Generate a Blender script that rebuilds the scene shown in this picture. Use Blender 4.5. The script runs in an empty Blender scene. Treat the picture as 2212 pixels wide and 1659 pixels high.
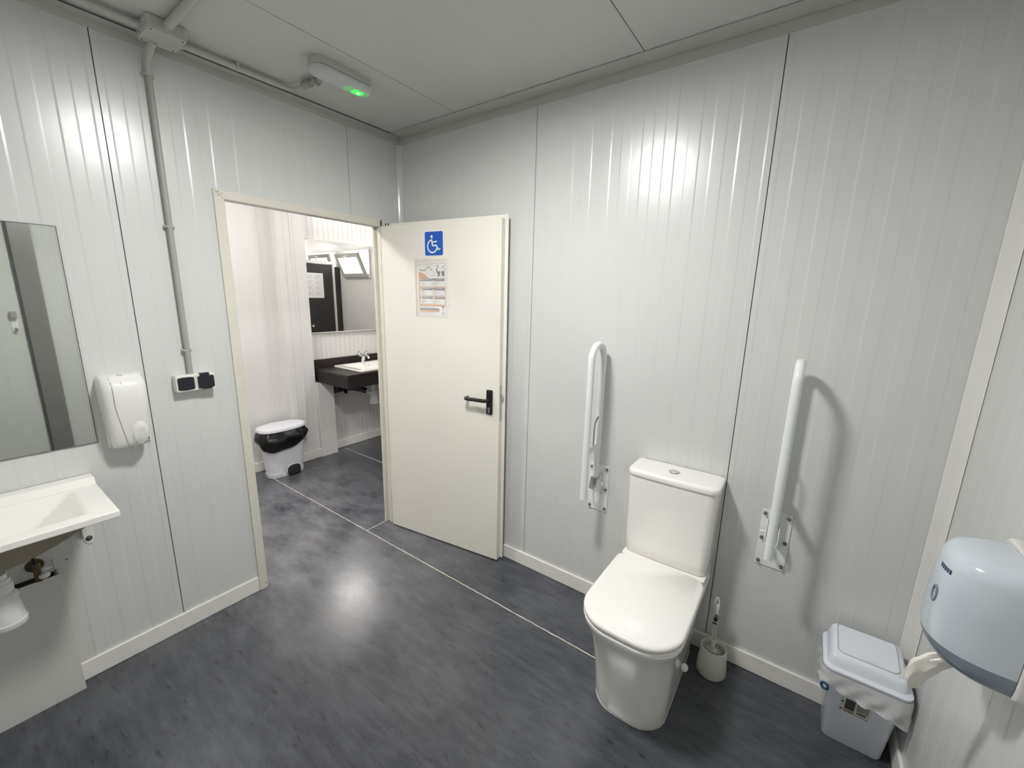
import bpy, bmesh, math, random
from mathutils import Vector, Matrix, noise
random.seed(4)
PI = math.pi
scene = bpy.context.scene
COL = scene.collection

# ------------------------------------------------------------------ materials
def mat(name, col, rough=0.5, metal=0.0, spec=0.5, coat=0.0, var=0.0, vscale=6.0, bump=0.0, bscale=60.0,
        trans=0.0, alpha=1.0, emis=None, estr=0.0, sub=0.0, ior=1.45):
    m = bpy.data.materials.new(name); m.use_nodes = True
    nt = m.node_tree; b = nt.nodes['Principled BSDF']
    b.inputs['Base Color'].default_value = (*col, 1)
    b.inputs['Roughness'].default_value = rough
    b.inputs['Metallic'].default_value = metal
    b.inputs['Specular IOR Level'].default_value = spec
    b.inputs['Coat Weight'].default_value = coat
    b.inputs['Coat Roughness'].default_value = 0.06
    b.inputs['Transmission Weight'].default_value = trans
    b.inputs['Alpha'].default_value = alpha
    b.inputs['IOR'].default_value = ior
    if sub:
        b.inputs['Subsurface Weight'].default_value = sub
        b.inputs['Subsurface Radius'].default_value = (0.02, 0.02, 0.02)
    if emis:
        b.inputs['Emission Color'].default_value = (*emis, 1)
        b.inputs['Emission Strength'].default_value = estr
    tc = nt.nodes.new('ShaderNodeTexCoord')
    if var > 0:
        n = nt.nodes.new('ShaderNodeTexNoise'); n.inputs['Scale'].default_value = vscale; n.inputs['Detail'].default_value = 5
        nt.links.new(tc.outputs['Object'], n.inputs['Vector'])
        r = nt.nodes.new('ShaderNodeMapRange')
        r.inputs['From Min'].default_value = 0.3; r.inputs['From Max'].default_value = 0.7
        r.inputs['To Min'].default_value = 1 - var; r.inputs['To Max'].default_value = 1 + var
        nt.links.new(n.outputs['Fac'], r.inputs['Value'])
        mx = nt.nodes.new('ShaderNodeMix'); mx.data_type = 'RGBA'; mx.blend_type = 'MULTIPLY'; mx.inputs[0].default_value = 1
        mx.inputs[6].default_value = (*col, 1)
        nt.links.new(r.outputs[0], mx.inputs[7]); nt.links.new(mx.outputs[2], b.inputs['Base Color'])
    if bump > 0:
        n2 = nt.nodes.new('ShaderNodeTexNoise'); n2.inputs['Scale'].default_value = bscale; n2.inputs['Detail'].default_value = 3
        nt.links.new(tc.outputs['Object'], n2.inputs['Vector'])
        bp = nt.nodes.new('ShaderNodeBump'); bp.inputs['Strength'].default_value = bump; bp.inputs['Distance'].default_value = 0.001
        nt.links.new(n2.outputs['Fac'], bp.inputs['Height']); nt.links.new(bp.outputs['Normal'], b.inputs['Normal'])
    return m

def floor_material():
    m = bpy.data.materials.new('marbled_vinyl'); m.use_nodes = True
    nt = m.node_tree; N = nt.nodes; L = nt.links; b = N['Principled BSDF']
    tc = N.new('ShaderNodeTexCoord')
    mp = N.new('ShaderNodeMapping'); mp.inputs['Scale'].default_value = (3.2, 12, 1); mp.inputs['Rotation'].default_value = (0, 0, 0.12)
    L.new(tc.outputs['Object'], mp.inputs['Vector'])
    n1 = N.new('ShaderNodeTexNoise'); n1.inputs['Scale'].default_value = 2.2; n1.inputs['Detail'].default_value = 8; n1.inputs['Roughness'].default_value = 0.62
    n1.inputs['Distortion'].default_value = 0.15
    L.new(mp.outputs[0], n1.inputs['Vector'])
    cr = N.new('ShaderNodeValToRGB')
    e = cr.color_ramp.elements
    e[0].position = 0.28; e[0].color = (0.034, 0.039, 0.049, 1)
    e[1].position = 0.74; e[1].color = (0.080, 0.085, 0.098, 1)
    x = e.new(0.5); x.color = (0.053, 0.058, 0.069, 1)
    L.new(n1.outputs['Fac'], cr.inputs[0])
    # short dark flecks
    mp2 = N.new('ShaderNodeMapping'); mp2.inputs['Scale'].default_value = (14, 46, 1); mp2.inputs['Rotation'].default_value = (0, 0, 0.18)
    L.new(tc.outputs['Object'], mp2.inputs['Vector'])
    n2 = N.new('ShaderNodeTexNoise'); n2.inputs['Scale'].default_value = 1.0; n2.inputs['Detail'].default_value = 3
    L.new(mp2.outputs[0], n2.inputs['Vector'])
    cr2 = N.new('ShaderNodeValToRGB'); cr2.color_ramp.elements[0].position = 0.27; cr2.color_ramp.elements[0].color = (0.45, 0.45, 0.47, 1)
    cr2.color_ramp.elements[1].position = 0.40; cr2.color_ramp.elements[1].color = (1, 1, 1, 1)
    L.new(n2.outputs['Fac'], cr2.inputs[0])
    mx = N.new('ShaderNodeMix'); mx.data_type = 'RGBA'; mx.blend_type = 'MULTIPLY'; mx.inputs[0].default_value = 1
    L.new(cr.outputs[0], mx.inputs[6]); L.new(cr2.outputs[0], mx.inputs[7])
    # scuffed dusty patches
    n3 = N.new('ShaderNodeTexNoise'); n3.inputs['Scale'].default_value = 2.3; n3.inputs['Detail'].default_value = 6; n3.inputs['Distortion'].default_value = 0.0
    L.new(tc.outputs['Object'], n3.inputs['Vector'])
    cr3 = N.new('ShaderNodeValToRGB'); cr3.color_ramp.elements[0].position = 0.5; cr3.color_ramp.elements[0].color = (0, 0, 0, 1)
    cr3.color_ramp.elements[1].position = 0.75; cr3.color_ramp.elements[1].color = (0.35, 0.35, 0.35, 1)
    L.new(n3.outputs['Fac'], cr3.inputs[0])
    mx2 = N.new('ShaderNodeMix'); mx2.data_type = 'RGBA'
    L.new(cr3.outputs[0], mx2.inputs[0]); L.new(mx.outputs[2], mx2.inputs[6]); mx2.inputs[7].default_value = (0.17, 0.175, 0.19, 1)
    sx = N.new('ShaderNodeVectorMath'); sx.operation = 'SUBTRACT'; sx.inputs[1].default_value = (-0.35, -0.62, 0)  # broad pale zone round the doorway: washroom light painted into the floor colour
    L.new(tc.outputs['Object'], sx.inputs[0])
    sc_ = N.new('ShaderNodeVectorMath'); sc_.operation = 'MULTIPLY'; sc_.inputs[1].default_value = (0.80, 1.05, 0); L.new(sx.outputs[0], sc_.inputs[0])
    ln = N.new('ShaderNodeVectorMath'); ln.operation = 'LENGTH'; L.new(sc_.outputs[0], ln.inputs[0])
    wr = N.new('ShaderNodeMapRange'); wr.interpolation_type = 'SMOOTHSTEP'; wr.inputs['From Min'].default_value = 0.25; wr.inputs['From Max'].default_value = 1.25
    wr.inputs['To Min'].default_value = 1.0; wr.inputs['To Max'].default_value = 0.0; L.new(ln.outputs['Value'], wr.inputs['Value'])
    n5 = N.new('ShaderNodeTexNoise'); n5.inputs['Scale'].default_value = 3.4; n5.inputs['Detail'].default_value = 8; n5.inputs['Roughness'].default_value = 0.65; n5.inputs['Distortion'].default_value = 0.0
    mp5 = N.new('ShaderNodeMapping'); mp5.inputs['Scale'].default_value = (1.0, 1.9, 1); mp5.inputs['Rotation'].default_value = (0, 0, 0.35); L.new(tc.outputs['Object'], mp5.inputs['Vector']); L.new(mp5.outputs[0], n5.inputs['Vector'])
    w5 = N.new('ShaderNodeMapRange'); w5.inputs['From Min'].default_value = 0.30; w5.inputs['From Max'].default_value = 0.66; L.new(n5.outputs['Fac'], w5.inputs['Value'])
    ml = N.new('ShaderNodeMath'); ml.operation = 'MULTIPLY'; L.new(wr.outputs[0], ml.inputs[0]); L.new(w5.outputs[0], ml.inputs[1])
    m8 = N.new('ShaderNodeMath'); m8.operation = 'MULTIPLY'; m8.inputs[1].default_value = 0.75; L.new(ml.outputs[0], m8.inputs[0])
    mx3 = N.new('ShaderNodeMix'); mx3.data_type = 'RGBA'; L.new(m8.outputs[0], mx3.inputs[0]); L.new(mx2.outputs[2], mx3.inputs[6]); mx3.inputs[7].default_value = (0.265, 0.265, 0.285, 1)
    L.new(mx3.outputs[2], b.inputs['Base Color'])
    rr = N.new('ShaderNodeMapRange'); rr.inputs['To Min'].default_value = 0.11; rr.inputs['To Max'].default_value = 0.32
    L.new(n3.outputs['Fac'], rr.inputs['Value']); L.new(rr.outputs[0], b.inputs['Roughness'])
    n4 = N.new('ShaderNodeTexNoise'); n4.inputs['Scale'].default_value = 1.0; n4.inputs['Detail'].default_value = 2
    mp4 = N.new('ShaderNodeMapping'); mp4.inputs['Scale'].default_value = (150, 240, 1); mp4.inputs['Rotation'].default_value = (0, 0, 0.6); L.new(tc.outputs['Object'], mp4.inputs['Vector'])
    L.new(mp4.outputs[0], n4.inputs['Vector'])
    bp = N.new('ShaderNodeBump'); bp.inputs['Strength'].default_value = 0.40; bp.inputs['Distance'].default_value = 0.0008
    L.new(n4.outputs['Fac'], bp.inputs['Height']); L.new(bp.outputs['Normal'], b.inputs['Normal'])
    b.inputs['Specular IOR Level'].default_value = 0.85
    return m

M = {}
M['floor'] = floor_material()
M['wall'] = mat('coated_panel', (0.655, 0.667, 0.648), 0.27, spec=0.8, var=0.012, vscale=3, bump=0.05, bscale=25)
M['wallfar'] = mat('coated_panel_washroom', (0.74, 0.73, 0.71), 0.32, spec=0.45, var=0.012, vscale=3)
M['ceiling'] = mat('ceiling_panel', (0.60, 0.60, 0.58), 0.36, spec=0.45, var=0.01, vscale=2, bump=0.04, bscale=20)
M['cornice'] = mat('grey_white_flashing', (0.52, 0.53, 0.50), 0.42, var=0.03, vscale=9)
M['trimwhite'] = mat('white_trim', (0.78, 0.77, 0.74), 0.32, var=0.01)
M['cornertrim'] = mat('glossy_corner_trim', (0.66, 0.67, 0.65), 0.16, var=0.01)
M['skirting'] = mat('white_skirting', (0.83, 0.81, 0.77), 0.35, var=0.02, vscale=8)
M['seam'] = mat('dark_joint', (0.09, 0.095, 0.10), 0.6, var=0.05)
M['weld'] = mat('pale_weld_cord', (0.66, 0.60, 0.50), 0.55, var=0.2, vscale=14)
M['door'] = mat('cream_door_paint', (0.82, 0.795, 0.72), 0.34, var=0.012, vscale=4, bump=0.08, bscale=220)
M['frame'] = mat('cream_frame_paint', (0.70, 0.68, 0.60), 0.36, var=0.02, vscale=9)
M['black'] = mat('black_plastic', (0.012, 0.012, 0.014), 0.32, var=0.05)
M['chrome'] = mat('chrome', (0.78, 0.78, 0.78), 0.12, metal=1, var=0.02)
M['steel'] = mat('zinc_steel', (0.48, 0.52, 0.53), 0.38, metal=0.8, var=0.08, vscale=30)
M['screw'] = mat('dark_bolt_steel', (0.16, 0.16, 0.165), 0.35, metal=0.9, var=0.1, vscale=60)
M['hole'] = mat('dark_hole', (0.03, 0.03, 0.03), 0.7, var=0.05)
M['ceramic'] = mat('glazed_ceramic', (0.88, 0.862, 0.825), 0.12, coat=0.15, var=0.008, vscale=2)
M['seatplastic'] = mat('toilet_seat_plastic', (0.86, 0.845, 0.81), 0.13, coat=0.3, var=0.006, vscale=3)
M['rail'] = mat('white_powder_coat', (0.80, 0.82, 0.81), 0.28, var=0.01, vscale=8)
M['mirror'] = mat('mirror_silver', (0.76, 0.79, 0.74), 0.015, metal=1.0)
M['mirror'].node_tree.nodes['Principled BSDF'].inputs['Roughness'].default_value = 0.02
M['mirrorclean'] = mat('mirror_silver_washroom', (0.88, 0.885, 0.86), 0.01, metal=1.0)
M['mirroredge'] = mat('mirror_edge', (0.10, 0.10, 0.12), 0.4, var=0.05)
M['soap'] = mat('white_abs_plastic', (0.80, 0.80, 0.77), 0.24, var=0.01, vscale=5)
M['soapseam'] = mat('seam_grey', (0.42, 0.41, 0.38), 0.6, var=0.03)
M['pvc'] = mat('grey_pvc', (0.38, 0.365, 0.345), 0.42, var=0.03, vscale=12)
M['pvcceil'] = mat('pale_grey_pvc', (0.50, 0.495, 0.47), 0.30, var=0.03, vscale=12)
M['switchwhite'] = mat('ivory_switch_plastic', (0.74, 0.74, 0.69), 0.35, var=0.01)
M['switchblack'] = mat('anthracite_switch_plastic', (0.016, 0.018, 0.024), 0.30, var=0.08, vscale=20)
M['tubwhite'] = mat('white_trap_plastic', (0.70, 0.71, 0.70), 0.40, var=0.02)
M['boxing'] = mat('boxing_panel', (0.63, 0.63, 0.60), 0.34, var=0.012)
M['brass'] = mat('old_brass', (0.13, 0.095, 0.055), 0.5, metal=0.7, var=0.3, vscale=40)
M['basinunder'] = mat('unglazed_ceramic', (0.30, 0.26, 0.19), 0.55, var=0.1, vscale=8)
M['brushwhite'] = mat('milky_plastic', (0.66, 0.65, 0.60), 0.45, var=0.03, vscale=8)
M['bristle'] = mat('white_bristle', (0.70, 0.69, 0.65), 0.6, var=0.05)
M['binblue'] = mat('pale_blue_plastic', (0.73, 0.765, 0.83), 0.24, var=0.01)
M['bag'] = mat('translucent_bag_film', (0.88, 0.88, 0.87), 0.30, alpha=0.60, bump=1.0, bscale=30, var=0.05)
M['tie'] = mat('blue_tie', (0.02, 0.07, 0.16), 0.4, var=0.1, vscale=80)
M['label'] = mat('sticker_paper', (0.55, 0.53, 0.49), 0.5, var=0.05)
M['labeldark'] = mat('sticker_ink', (0.05, 0.055, 0.05), 0.5, var=0.2, vscale=120)
M['labelbrown'] = mat('sticker_brown', (0.22, 0.16, 0.11), 0.5, var=0.3, vscale=150)
M['dispcover'] = mat('smoky_blue_cover', (0.56, 0.615, 0.665), 0.16, coat=0.2, var=0.05, vscale=5)
M['dispband'] = mat('smoky_blue_lower_band', (0.22, 0.26, 0.31), 0.2, coat=0.2, var=0.06, vscale=7)
M['dispback'] = mat('dispenser_back_white', (0.70, 0.68, 0.66), 0.35, var=0.02)
M['navy'] = mat('navy_print', (0.035, 0.04, 0.12), 0.4, var=0.05)
M['tissue'] = mat('tissue_paper', (0.84, 0.81, 0.75), 0.85, bump=0.5, bscale=90, var=0.03)
M['blue'] = mat('sign_blue', (0.012, 0.105, 0.50), 0.35, var=0.02)
M['paper'] = mat('white_paper', (0.84, 0.83, 0.82), 0.5, var=0.01)
M['slate'] = mat('slate_print', (0.10, 0.105, 0.15), 0.5, var=0.05)
M['orange'] = mat('orange_print', (0.62, 0.30, 0.11), 0.5, var=0.05, vscale=60)
M['greyprint'] = mat('grey_print', (0.36, 0.35, 0.37), 0.5, var=0.08, vscale=80)
M['redprint'] = mat('red_print', (0.45, 0.10, 0.14), 0.5, var=0.05)
M['yellowprint'] = mat('yellow_print', (0.75, 0.50, 0.12), 0.5, var=0.05)
M['sleeve'] = mat('clear_sleeve', (0.88, 0.87, 0.83), 0.12, alpha=0.28, bump=0.5, bscale=60)
M['tape'] = mat('tape_film', (0.86, 0.83, 0.72), 0.2, alpha=0.6, bump=0.5, bscale=80, var=0.03)
M['wenge'] = mat('dark_brown_laminate', (0.022, 0.016, 0.015), 0.42, var=0.25, vscale=20)
M['counterside'] = mat('dark_brown_edge', (0.022, 0.017, 0.017), 0.55, spec=0.3, var=0.2, vscale=16)
M['liner'] = mat('black_bag_film', (0.004, 0.004, 0.004), 0.30, spec=0.35, bump=0.7, bscale=22, var=0.1)
M['pedalbin'] = mat('white_bin_plastic', (0.74, 0.75, 0.79), 0.34, var=0.01)
M['cubicle'] = mat('charcoal_compact_panel', (0.030, 0.029, 0.028), 0.42, var=0.1, vscale=12)
M['alu'] = mat('light_aluminium', (0.78, 0.74, 0.71), 0.35, metal=0.2, var=0.02)
M['upvc'] = mat('window_white_frame', (0.84, 0.83, 0.80), 0.3, var=0.01)
M['upvcgrey'] = mat('window_sash_grey', (0.50, 0.49, 0.46), 0.4, var=0.02)
M['pane'] = mat('frosted_pane', (0.9, 0.92, 0.93), 0.3, var=0.01, emis=(1.0, 1.0, 1.0), estr=3.2)
M['daylight'] = mat('daylit_opening', (0.9, 0.9, 0.9), 0.6, var=0.01, emis=(1.0, 0.99, 0.97), estr=2.6)
M['lampglow'] = mat('lamp_diffuser', (0.9, 0.9, 0.9), 0.5, emis=(1.0, 0.985, 0.975), estr=220.0)
M['lampglow2'] = mat('washroom_lamp_diffuser', (0.9, 0.9, 0.9), 0.5, emis=(1.0, 0.955, 0.93), estr=60.0)
M['lampglow3'] = mat('washroom_door_lamp_diffuser', (0.9, 0.9, 0.9), 0.5, emis=(1.0, 0.955, 0.93), estr=120.0)
M['ledcore'] = mat('green_led_core', (0.5, 1.0, 0.6), 0.3, emis=(0.25, 1.0, 0.35), estr=6)
M['ledglow'] = mat('green_lit_diffuser', (0.45, 0.60, 0.47), 0.3, emis=(0.02, 1.0, 0.06), estr=0.16)
M['housing'] = mat('emergency_light_housing', (0.52, 0.52, 0.50), 0.42, var=0.02)
M['diffuser'] = mat('emergency_light_diffuser', (0.58, 0.60, 0.60), 0.30, var=0.02, sub=0.3)
M['greenled'] = mat('green_led', (0.1, 0.9, 0.2), 0.3, emis=(0.02, 1.0, 0.05), estr=1.6)
M['greymetal'] = mat('grey_cover_metal', (0.27, 0.27, 0.265), 0.28, metal=0.3, var=0.03)

# ------------------------------------------------------------------ mesh builder
class MB:
    def __init__(s): s.bm = bmesh.new()
    def v(s, p): return s.bm.verts.new(p)
    def face(s, vs):
        try: return s.bm.faces.new(vs)
        except ValueError: return None
    def box(s, x0, x1, y0, y1, z0, z1, Mx=None):
        P = [(x0,y0,z0),(x1,y0,z0),(x1,y1,z0),(x0,y1,z0),(x0,y0,z1),(x1,y0,z1),(x1,y1,z1),(x0,y1,z1)]
        if Mx is not None: P = [Mx @ Vector(p) for p in P]
        v = [s.v(p) for p in P]
        for f in ((0,3,2,1),(4,5,6,7),(0,1,5,4),(1,2,6,5),(2,3,7,6),(3,0,4,7)): s.face([v[i] for i in f])
        return s
    def loft(s, rings, cap0=True, cap1=True, closed=False):
        R = [[s.v(p) for p in r] for r in rings]; n = len(R[0])
        seq = list(zip(R, R[1:])) + ([(R[-1], R[0])] if closed else [])
        for a, b in seq:
            for i in range(n): s.face([a[i], a[(i+1) % n], b[(i+1) % n], b[i]])
        if not closed:
            if cap0: s.face(R[0][::-1])
            if cap1: s.face(R[-1])
        return s
    def strip(s, rings):          # open rings
        R = [[s.v(p) for p in r] for r in rings]
        for a, b in zip(R, R[1:]):
            for i in range(len(a)-1): s.face([a[i], a[i+1], b[i+1], b[i]])
        return s
    def tube(s, path, r, seg=16, cap=True, closed=False):
        P = [Vector(p) for p in path]; n = len(P); rs = r if isinstance(r, (list, tuple)) else [r]*n
        T = []
        for i in range(n):
            a = P[i-1] if (i > 0 or closed) else P[i]; b = P[(i+1) % n] if (i < n-1 or closed) else P[i]
            T.append((b-a).normalized())
        up = Vector((0,0,1)) if abs(T[0].z) < 0.9 else Vector((1,0,0))
        u = T[0].cross(up).normalized(); rings = []
        for i in range(n):
            u = (u - T[i]*u.dot(T[i])).normalized(); w = T[i].cross(u)
            rings.append([P[i] + (u*math.cos(2*PI*k/seg) + w*math.sin(2*PI*k/seg))*rs[i] for k in range(seg)])
        return s.loft(rings, cap, cap, closed)
    def cyl(s, p0, p1, r0, r1=None, seg=24): return s.tube([p0, p1], [r0, r0 if r1 is None else r1], seg)
    def lathe(s, prof, c, seg=32, axis='z', Mx=None):
        rings = []
        for r, h in prof:
            ring = []
            for k in range(seg):
                a = 2*PI*k/seg; x, y = r*math.cos(a), r*math.sin(a)
                p = Vector((x,y,h)) if axis == 'z' else (Vector((h,x,y)) if axis == 'x' else Vector((x,-h,y)))
                if Mx is not None: p = Mx @ p
                ring.append(p + Vector(c))
            rings.append(ring)
        return s.loft(rings)
    def prism(s, poly, f0, f1):    # poly of 2-D points; f0/f1 map to the two end faces
        return s.loft([[f0(p) for p in poly], [f1(p) for p in poly]])
    def ball(s, c, r, seg=20, sx=1, sy=1, sz=1):
        prof = [(max(1e-4, math.sin(PI*i/12)), -math.cos(PI*i/12)) for i in range(13)]
        rings = [[Vector(c)+Vector((p*math.cos(2*PI*k/seg)*sx, p*math.sin(2*PI*k/seg)*sy, h*sz))*r for k in range(seg)] for p, h in prof]
        return s.loft(rings)
    def build(s, name, m, parent=None, bevel=0.0, bseg=2, smooth=35, Mx=None, off=None, solid=0.0, subsurf=0, flat=False):
        bm = s.bm
        if Mx is not None: bmesh.ops.transform(bm, matrix=Mx, verts=bm.verts)
        o_ = Vector((0,0,0)); q = parent
        while q is not None:
            o_ += q.location; q = q.parent
        if off is not None: o_ += Vector(off)
        bmesh.ops.translate(bm, vec=-o_, verts=bm.verts)
        if not flat: bmesh.ops.recalc_face_normals(bm, faces=bm.faces)
        me = bpy.data.meshes.new(name); bm.to_mesh(me); bm.free()
        me.materials.append(M[m])
        if not flat:
            for p in me.polygons: p.use_smooth = True
            me.set_sharp_from_angle(angle=math.radians(smooth))
        ob = bpy.data.objects.new(name, me); COL.objects.link(ob)
        if off is not None: ob.location = off
        if parent is not None: ob.parent = parent
        if solid:
            md = ob.modifiers.new('solid', 'SOLIDIFY'); md.thickness = solid; md.offset = 0
        if bevel:
            md = ob.modifiers.new('bevel', 'BEVEL'); md.width = bevel; md.segments = bseg
            md.limit_method = 'ANGLE'; md.angle_limit = math.radians(40); md.harden_normals = True
        if subsurf:
            md = ob.modifiers.new('sub', 'SUBSURF'); md.levels = subsurf; md.render_levels = subsurf
        return ob

def tag(o, label, cat=None, group=None, kind=None):
    o['label'] = label
    if cat: o['category'] = cat
    if group: o['group'] = group
    if kind: o['kind'] = kind
    return o
def thing(name, loc, label, cat, group=None, kind=None):
    o = bpy.data.objects.new(name, None); COL.objects.link(o); o.location = loc; o.empty_display_size = 0.05
    return tag(o, label, cat, group, kind)
def struct(o, label, cat): return tag(o, label, cat, kind='structure')

def arc(c, r, a0, a1, n, f):
    return [f(c[0]+r*math.cos(a0+(a1-a0)*i/n), c[1]+r*math.sin(a0+(a1-a0)*i/n)) for i in range(n+1)]
def rrect(w, h, r, n=6, cx=0, cy=0):
    """rounded rectangle, r = one radius or (bl, br, tr, tl)"""
    rr = r if isinstance(r, (tuple, list)) else (r,)*4
    P = []
    for (sx, sy, a0), q in zip(((-1,-1,PI), (1,-1,1.5*PI), (1,1,0), (-1,1,0.5*PI)), rr):
        x, y = sx*(w/2-q), sy*(h/2-q)
        for i in range(n+1):
            a = a0 + 0.5*PI*i/n; P.append((cx+x+q*math.cos(a), cy+y+q*math.sin(a)))
    return P

# ------------------------------------------------------------------ numbers of the place (metres)
W = 2.6465; CEIL = 2.49; YF = -2.36          # right wall, ceiling, wall behind the camera
OPL, OPR, OPT = -1.0364, -0.1589, 1.9934     # door frame outline on the left wall
FX = -1.57; YB = 2.30; YN = -2.60            # washroom: far wall, window wall, near end

def profile(u0, u1, g, amp, tr, phase, seams=(), cuts=(), jw=0.0018, jd=0.006):
    """panel face: alternate flat bands, every g, standing amp proud; narrow joint at each seam"""
    pts = {}
    k = math.floor((u0-phase)/g) - 1; 
    while phase + k*g < u1 + g:
        u = phase + k*g; a, b = (0, amp) if k % 2 == 0 else (amp, 0)
        for uu, d in ((u-tr/2, a), (u+tr/2, b)):
            if u0 < uu < u1: pts[round(uu, 5)] = d
        k += 1
    def at(u):
        k = math.floor((u-phase)/g); return amp if k % 2 == 0 else 0
    for s_ in seams:
        for uu in list(pts):
            if abs(uu-s_) < 0.007: del pts[uu]
        for uu, d in ((s_-jw-.0004, amp*.5), (s_-jw, -jd), (s_+jw, -jd), (s_+jw+.0004, amp*.5)):
            if u0 < uu < u1: pts[round(uu, 5)] = d
    for c in list(cuts)+[u0, u1]: pts.setdefault(round(c, 5), at(c))
    return sorted(pts.items())

def panel_wall(name, axis, pos, nrm, u0, u1, z0, z1, label, m='wall', g=0.04545, amp=0.0009, tr=0.006, phase=0.0, seams=(), hole=None, jw=0.0013, jd=0.006):
    P = profile(u0, u1, g, amp, tr, phase, seams, (hole[0], hole[1]) if hole else (), jw, jd)
    mb = MB()
    def pt(u, d, z): return (pos+nrm*d, u, z) if axis == 'x' else (u, pos+nrm*d, z)
    for (a, da), (b, db) in zip(P, P[1:]):
        mid = (a+b)/2; spans = [(z0, z1)]
        if hole and hole[0] < mid < hole[1]: spans = [(z0, hole[2]), (hole[3], z1)]
        for lo, hi in spans:
            if hi-lo < 1e-4: continue
            q = [pt(a,da,lo), pt(b,db,lo), pt(b,db,hi), pt(a,da,hi)]
            if (axis == 'x') == (nrm < 0): q = q[::-1]
            mb.face([mb.v(p) for p in q])
    bmesh.ops.remove_doubles(mb.bm, verts=mb.bm.verts, dist=1e-5)
    bm = mb.bm
    # thickness behind the face
    o = mb.build(name, m, flat=True)
    struct(o, label, 'wall')
    return o

# ------------------------------------------------------------------ shell
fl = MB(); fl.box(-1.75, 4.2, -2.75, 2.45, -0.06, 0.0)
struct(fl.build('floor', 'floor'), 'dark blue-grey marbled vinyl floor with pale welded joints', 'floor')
def weld(name, pts, label, w=0.006):
    mb = MB(); rings = []
    for i, (x, y) in enumerate(pts):
        a = pts[max(0, i-1)]; b = pts[min(len(pts)-1, i+1)]
        d = Vector((b[0]-a[0], b[1]-a[1], 0)).normalized(); n = Vector((-d.y, d.x, 0))
        ww = w*(0.75+0.5*random.random())/2; j = n*random.uniform(-.0012, .0012)
        c = Vector((x, y, 0))+j
        rings.append([c-n*ww+Vector((0,0,-.001)), c-n*ww*0.6+Vector((0,0,.0012)), c+n*ww*0.6+Vector((0,0,.0012)), c+n*ww+Vector((0,0,-.001))])
    mb.strip(rings); struct(mb.build(name, 'weld', smooth=60), label, 'floor joint')
weld('trim_1', [(-1.50+i*0.02, -0.345-0.006*(i/160)) for i in range(163)], 'pale weld line along the floor running through the doorway to the toilet')
weld('trim_2', [(-0.036, -0.345+i*0.0153) for i in range(11)], 'short pale weld line across the floor beside the open door hinge')
weld('trim_3', [(-1.5+i*0.02, 0.441) for i in range(70)], 'pale weld line on the washroom floor under the dark counter')

cl = MB()
P = profile(-0.05, W+0.05, 0.0909, 0.0004, 0.004, 0.02, (0.549, 1.537))
for (a, da), (b, db) in zip(P, P[1:]):
    cl.face([cl.v(p) for p in ((a, YF-.05, CEIL-da), (a, 0.05, CEIL-da), (b, 0.05, CEIL-db), (b, YF-.05, CEIL-db))])
bmesh.ops.remove_doubles(cl.bm, verts=cl.bm.verts, dist=1e-5)
o = cl.build('ceiling', 'ceiling', flat=True); struct(o, 'light grey panel ceiling of the toilet room with thin joints', 'ceiling')
cs = MB()
for s_ in (0.549, 1.537): cs.box(s_-0.003, s_+0.003, YF, 0, CEIL+0.0055, CEIL+0.02)
struct(cs.build('trim_4', 'seam'), 'dark joint filler between the ceiling panels', 'joint')
c2 = MB(); c2.box(-1.75, -0.045, -2.7, 2.4, CEIL, CEIL+.05); c2.box(-0.045, 4.2, 0.05, 2.4, CEIL, CEIL+.05)
struct(c2.build('ceiling_washroom', 'ceiling'), 'pale ceiling of the washroom beyond the door', 'ceiling')

panel_wall('wall_left', 'x', 0.0, 1, YF, 0.0, 0, CEIL, 'grey-white ribbed panel wall with the doorway and the mirror', phase=-1.3585-0.0227,
           seams=(-0.3585, -1.3585, -2.3585), hole=(OPL+0.012, OPR-0.012, 0, OPT-0.012))
panel_wall('wall_back', 'y', 0.0, -1, 0.0, W, 0, CEIL, 'grey-white ribbed panel wall behind the toilet', phase=1.0026-0.0227, seams=(1.0026, 2.0026))
panel_wall('wall_right', 'x', W, -1, YF, 0.0, 0, CEIL, 'grey-white ribbed panel wall carrying the paper dispenser', phase=-0.02, seams=(-1.18,))
panel_wall('wall_front', 'y', YF, 1, 0.0, W, 0, CEIL, 'grey-white panel wall behind the camera', phase=0.01)
# dark filler seen in the panel joints
js = MB()
for y_ in (-0.3585, -1.3585):
    js.box(-0.0085, -0.0055, y_-.003, y_+.003, OPT if y_ > OPL else 0.08, 2.449)
for x_ in (1.0026, 2.0026): js.box(x_-.003, x_+.003, 0.0055, 0.0085, 0.08, 2.449)
struct(js.build('trim_5', 'seam'), 'dark joint filler between the wall panels', 'joint')

# washroom shell
panel_wall('wall_far', 'x', FX, 1, 0.17, YB, 0, CEIL, 'bright ribbed washroom wall with the big mirror', m='wallfar', g=5.0, amp=0.0, tr=0.004, phase=-1.0, seams=[0.196+.0502*k for k in range(42)], jw=.0009, jd=.0028)
panel_wall('wall_far_near', 'x', FX-.012, 1, YN, -0.04, 0, CEIL, 'bright ribbed washroom wall behind the pedal bin', m='wallfar', g=0.045, amp=0.0008, tr=0.006, phase=-0.3)
panel_wall('wall_window', 'y', YB, -1, FX, 4.1, 0, CEIL, 'washroom wall with tilting windows seen in the far mirror', m='wallfar', g=0.0455, amp=0.0009, tr=0.006, phase=0.0)
panel_wall('wall_washroom_near', 'y', YN, 1, FX-.1, -0.045, 0, CEIL, 'near end wall of the washroom', m='wallfar')
panel_wall('wall_passage', 'y', 0.05, 1, -0.045, 4.1, 0, CEIL, 'washroom side of the wall behind the toilet', m='wallfar')
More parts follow.
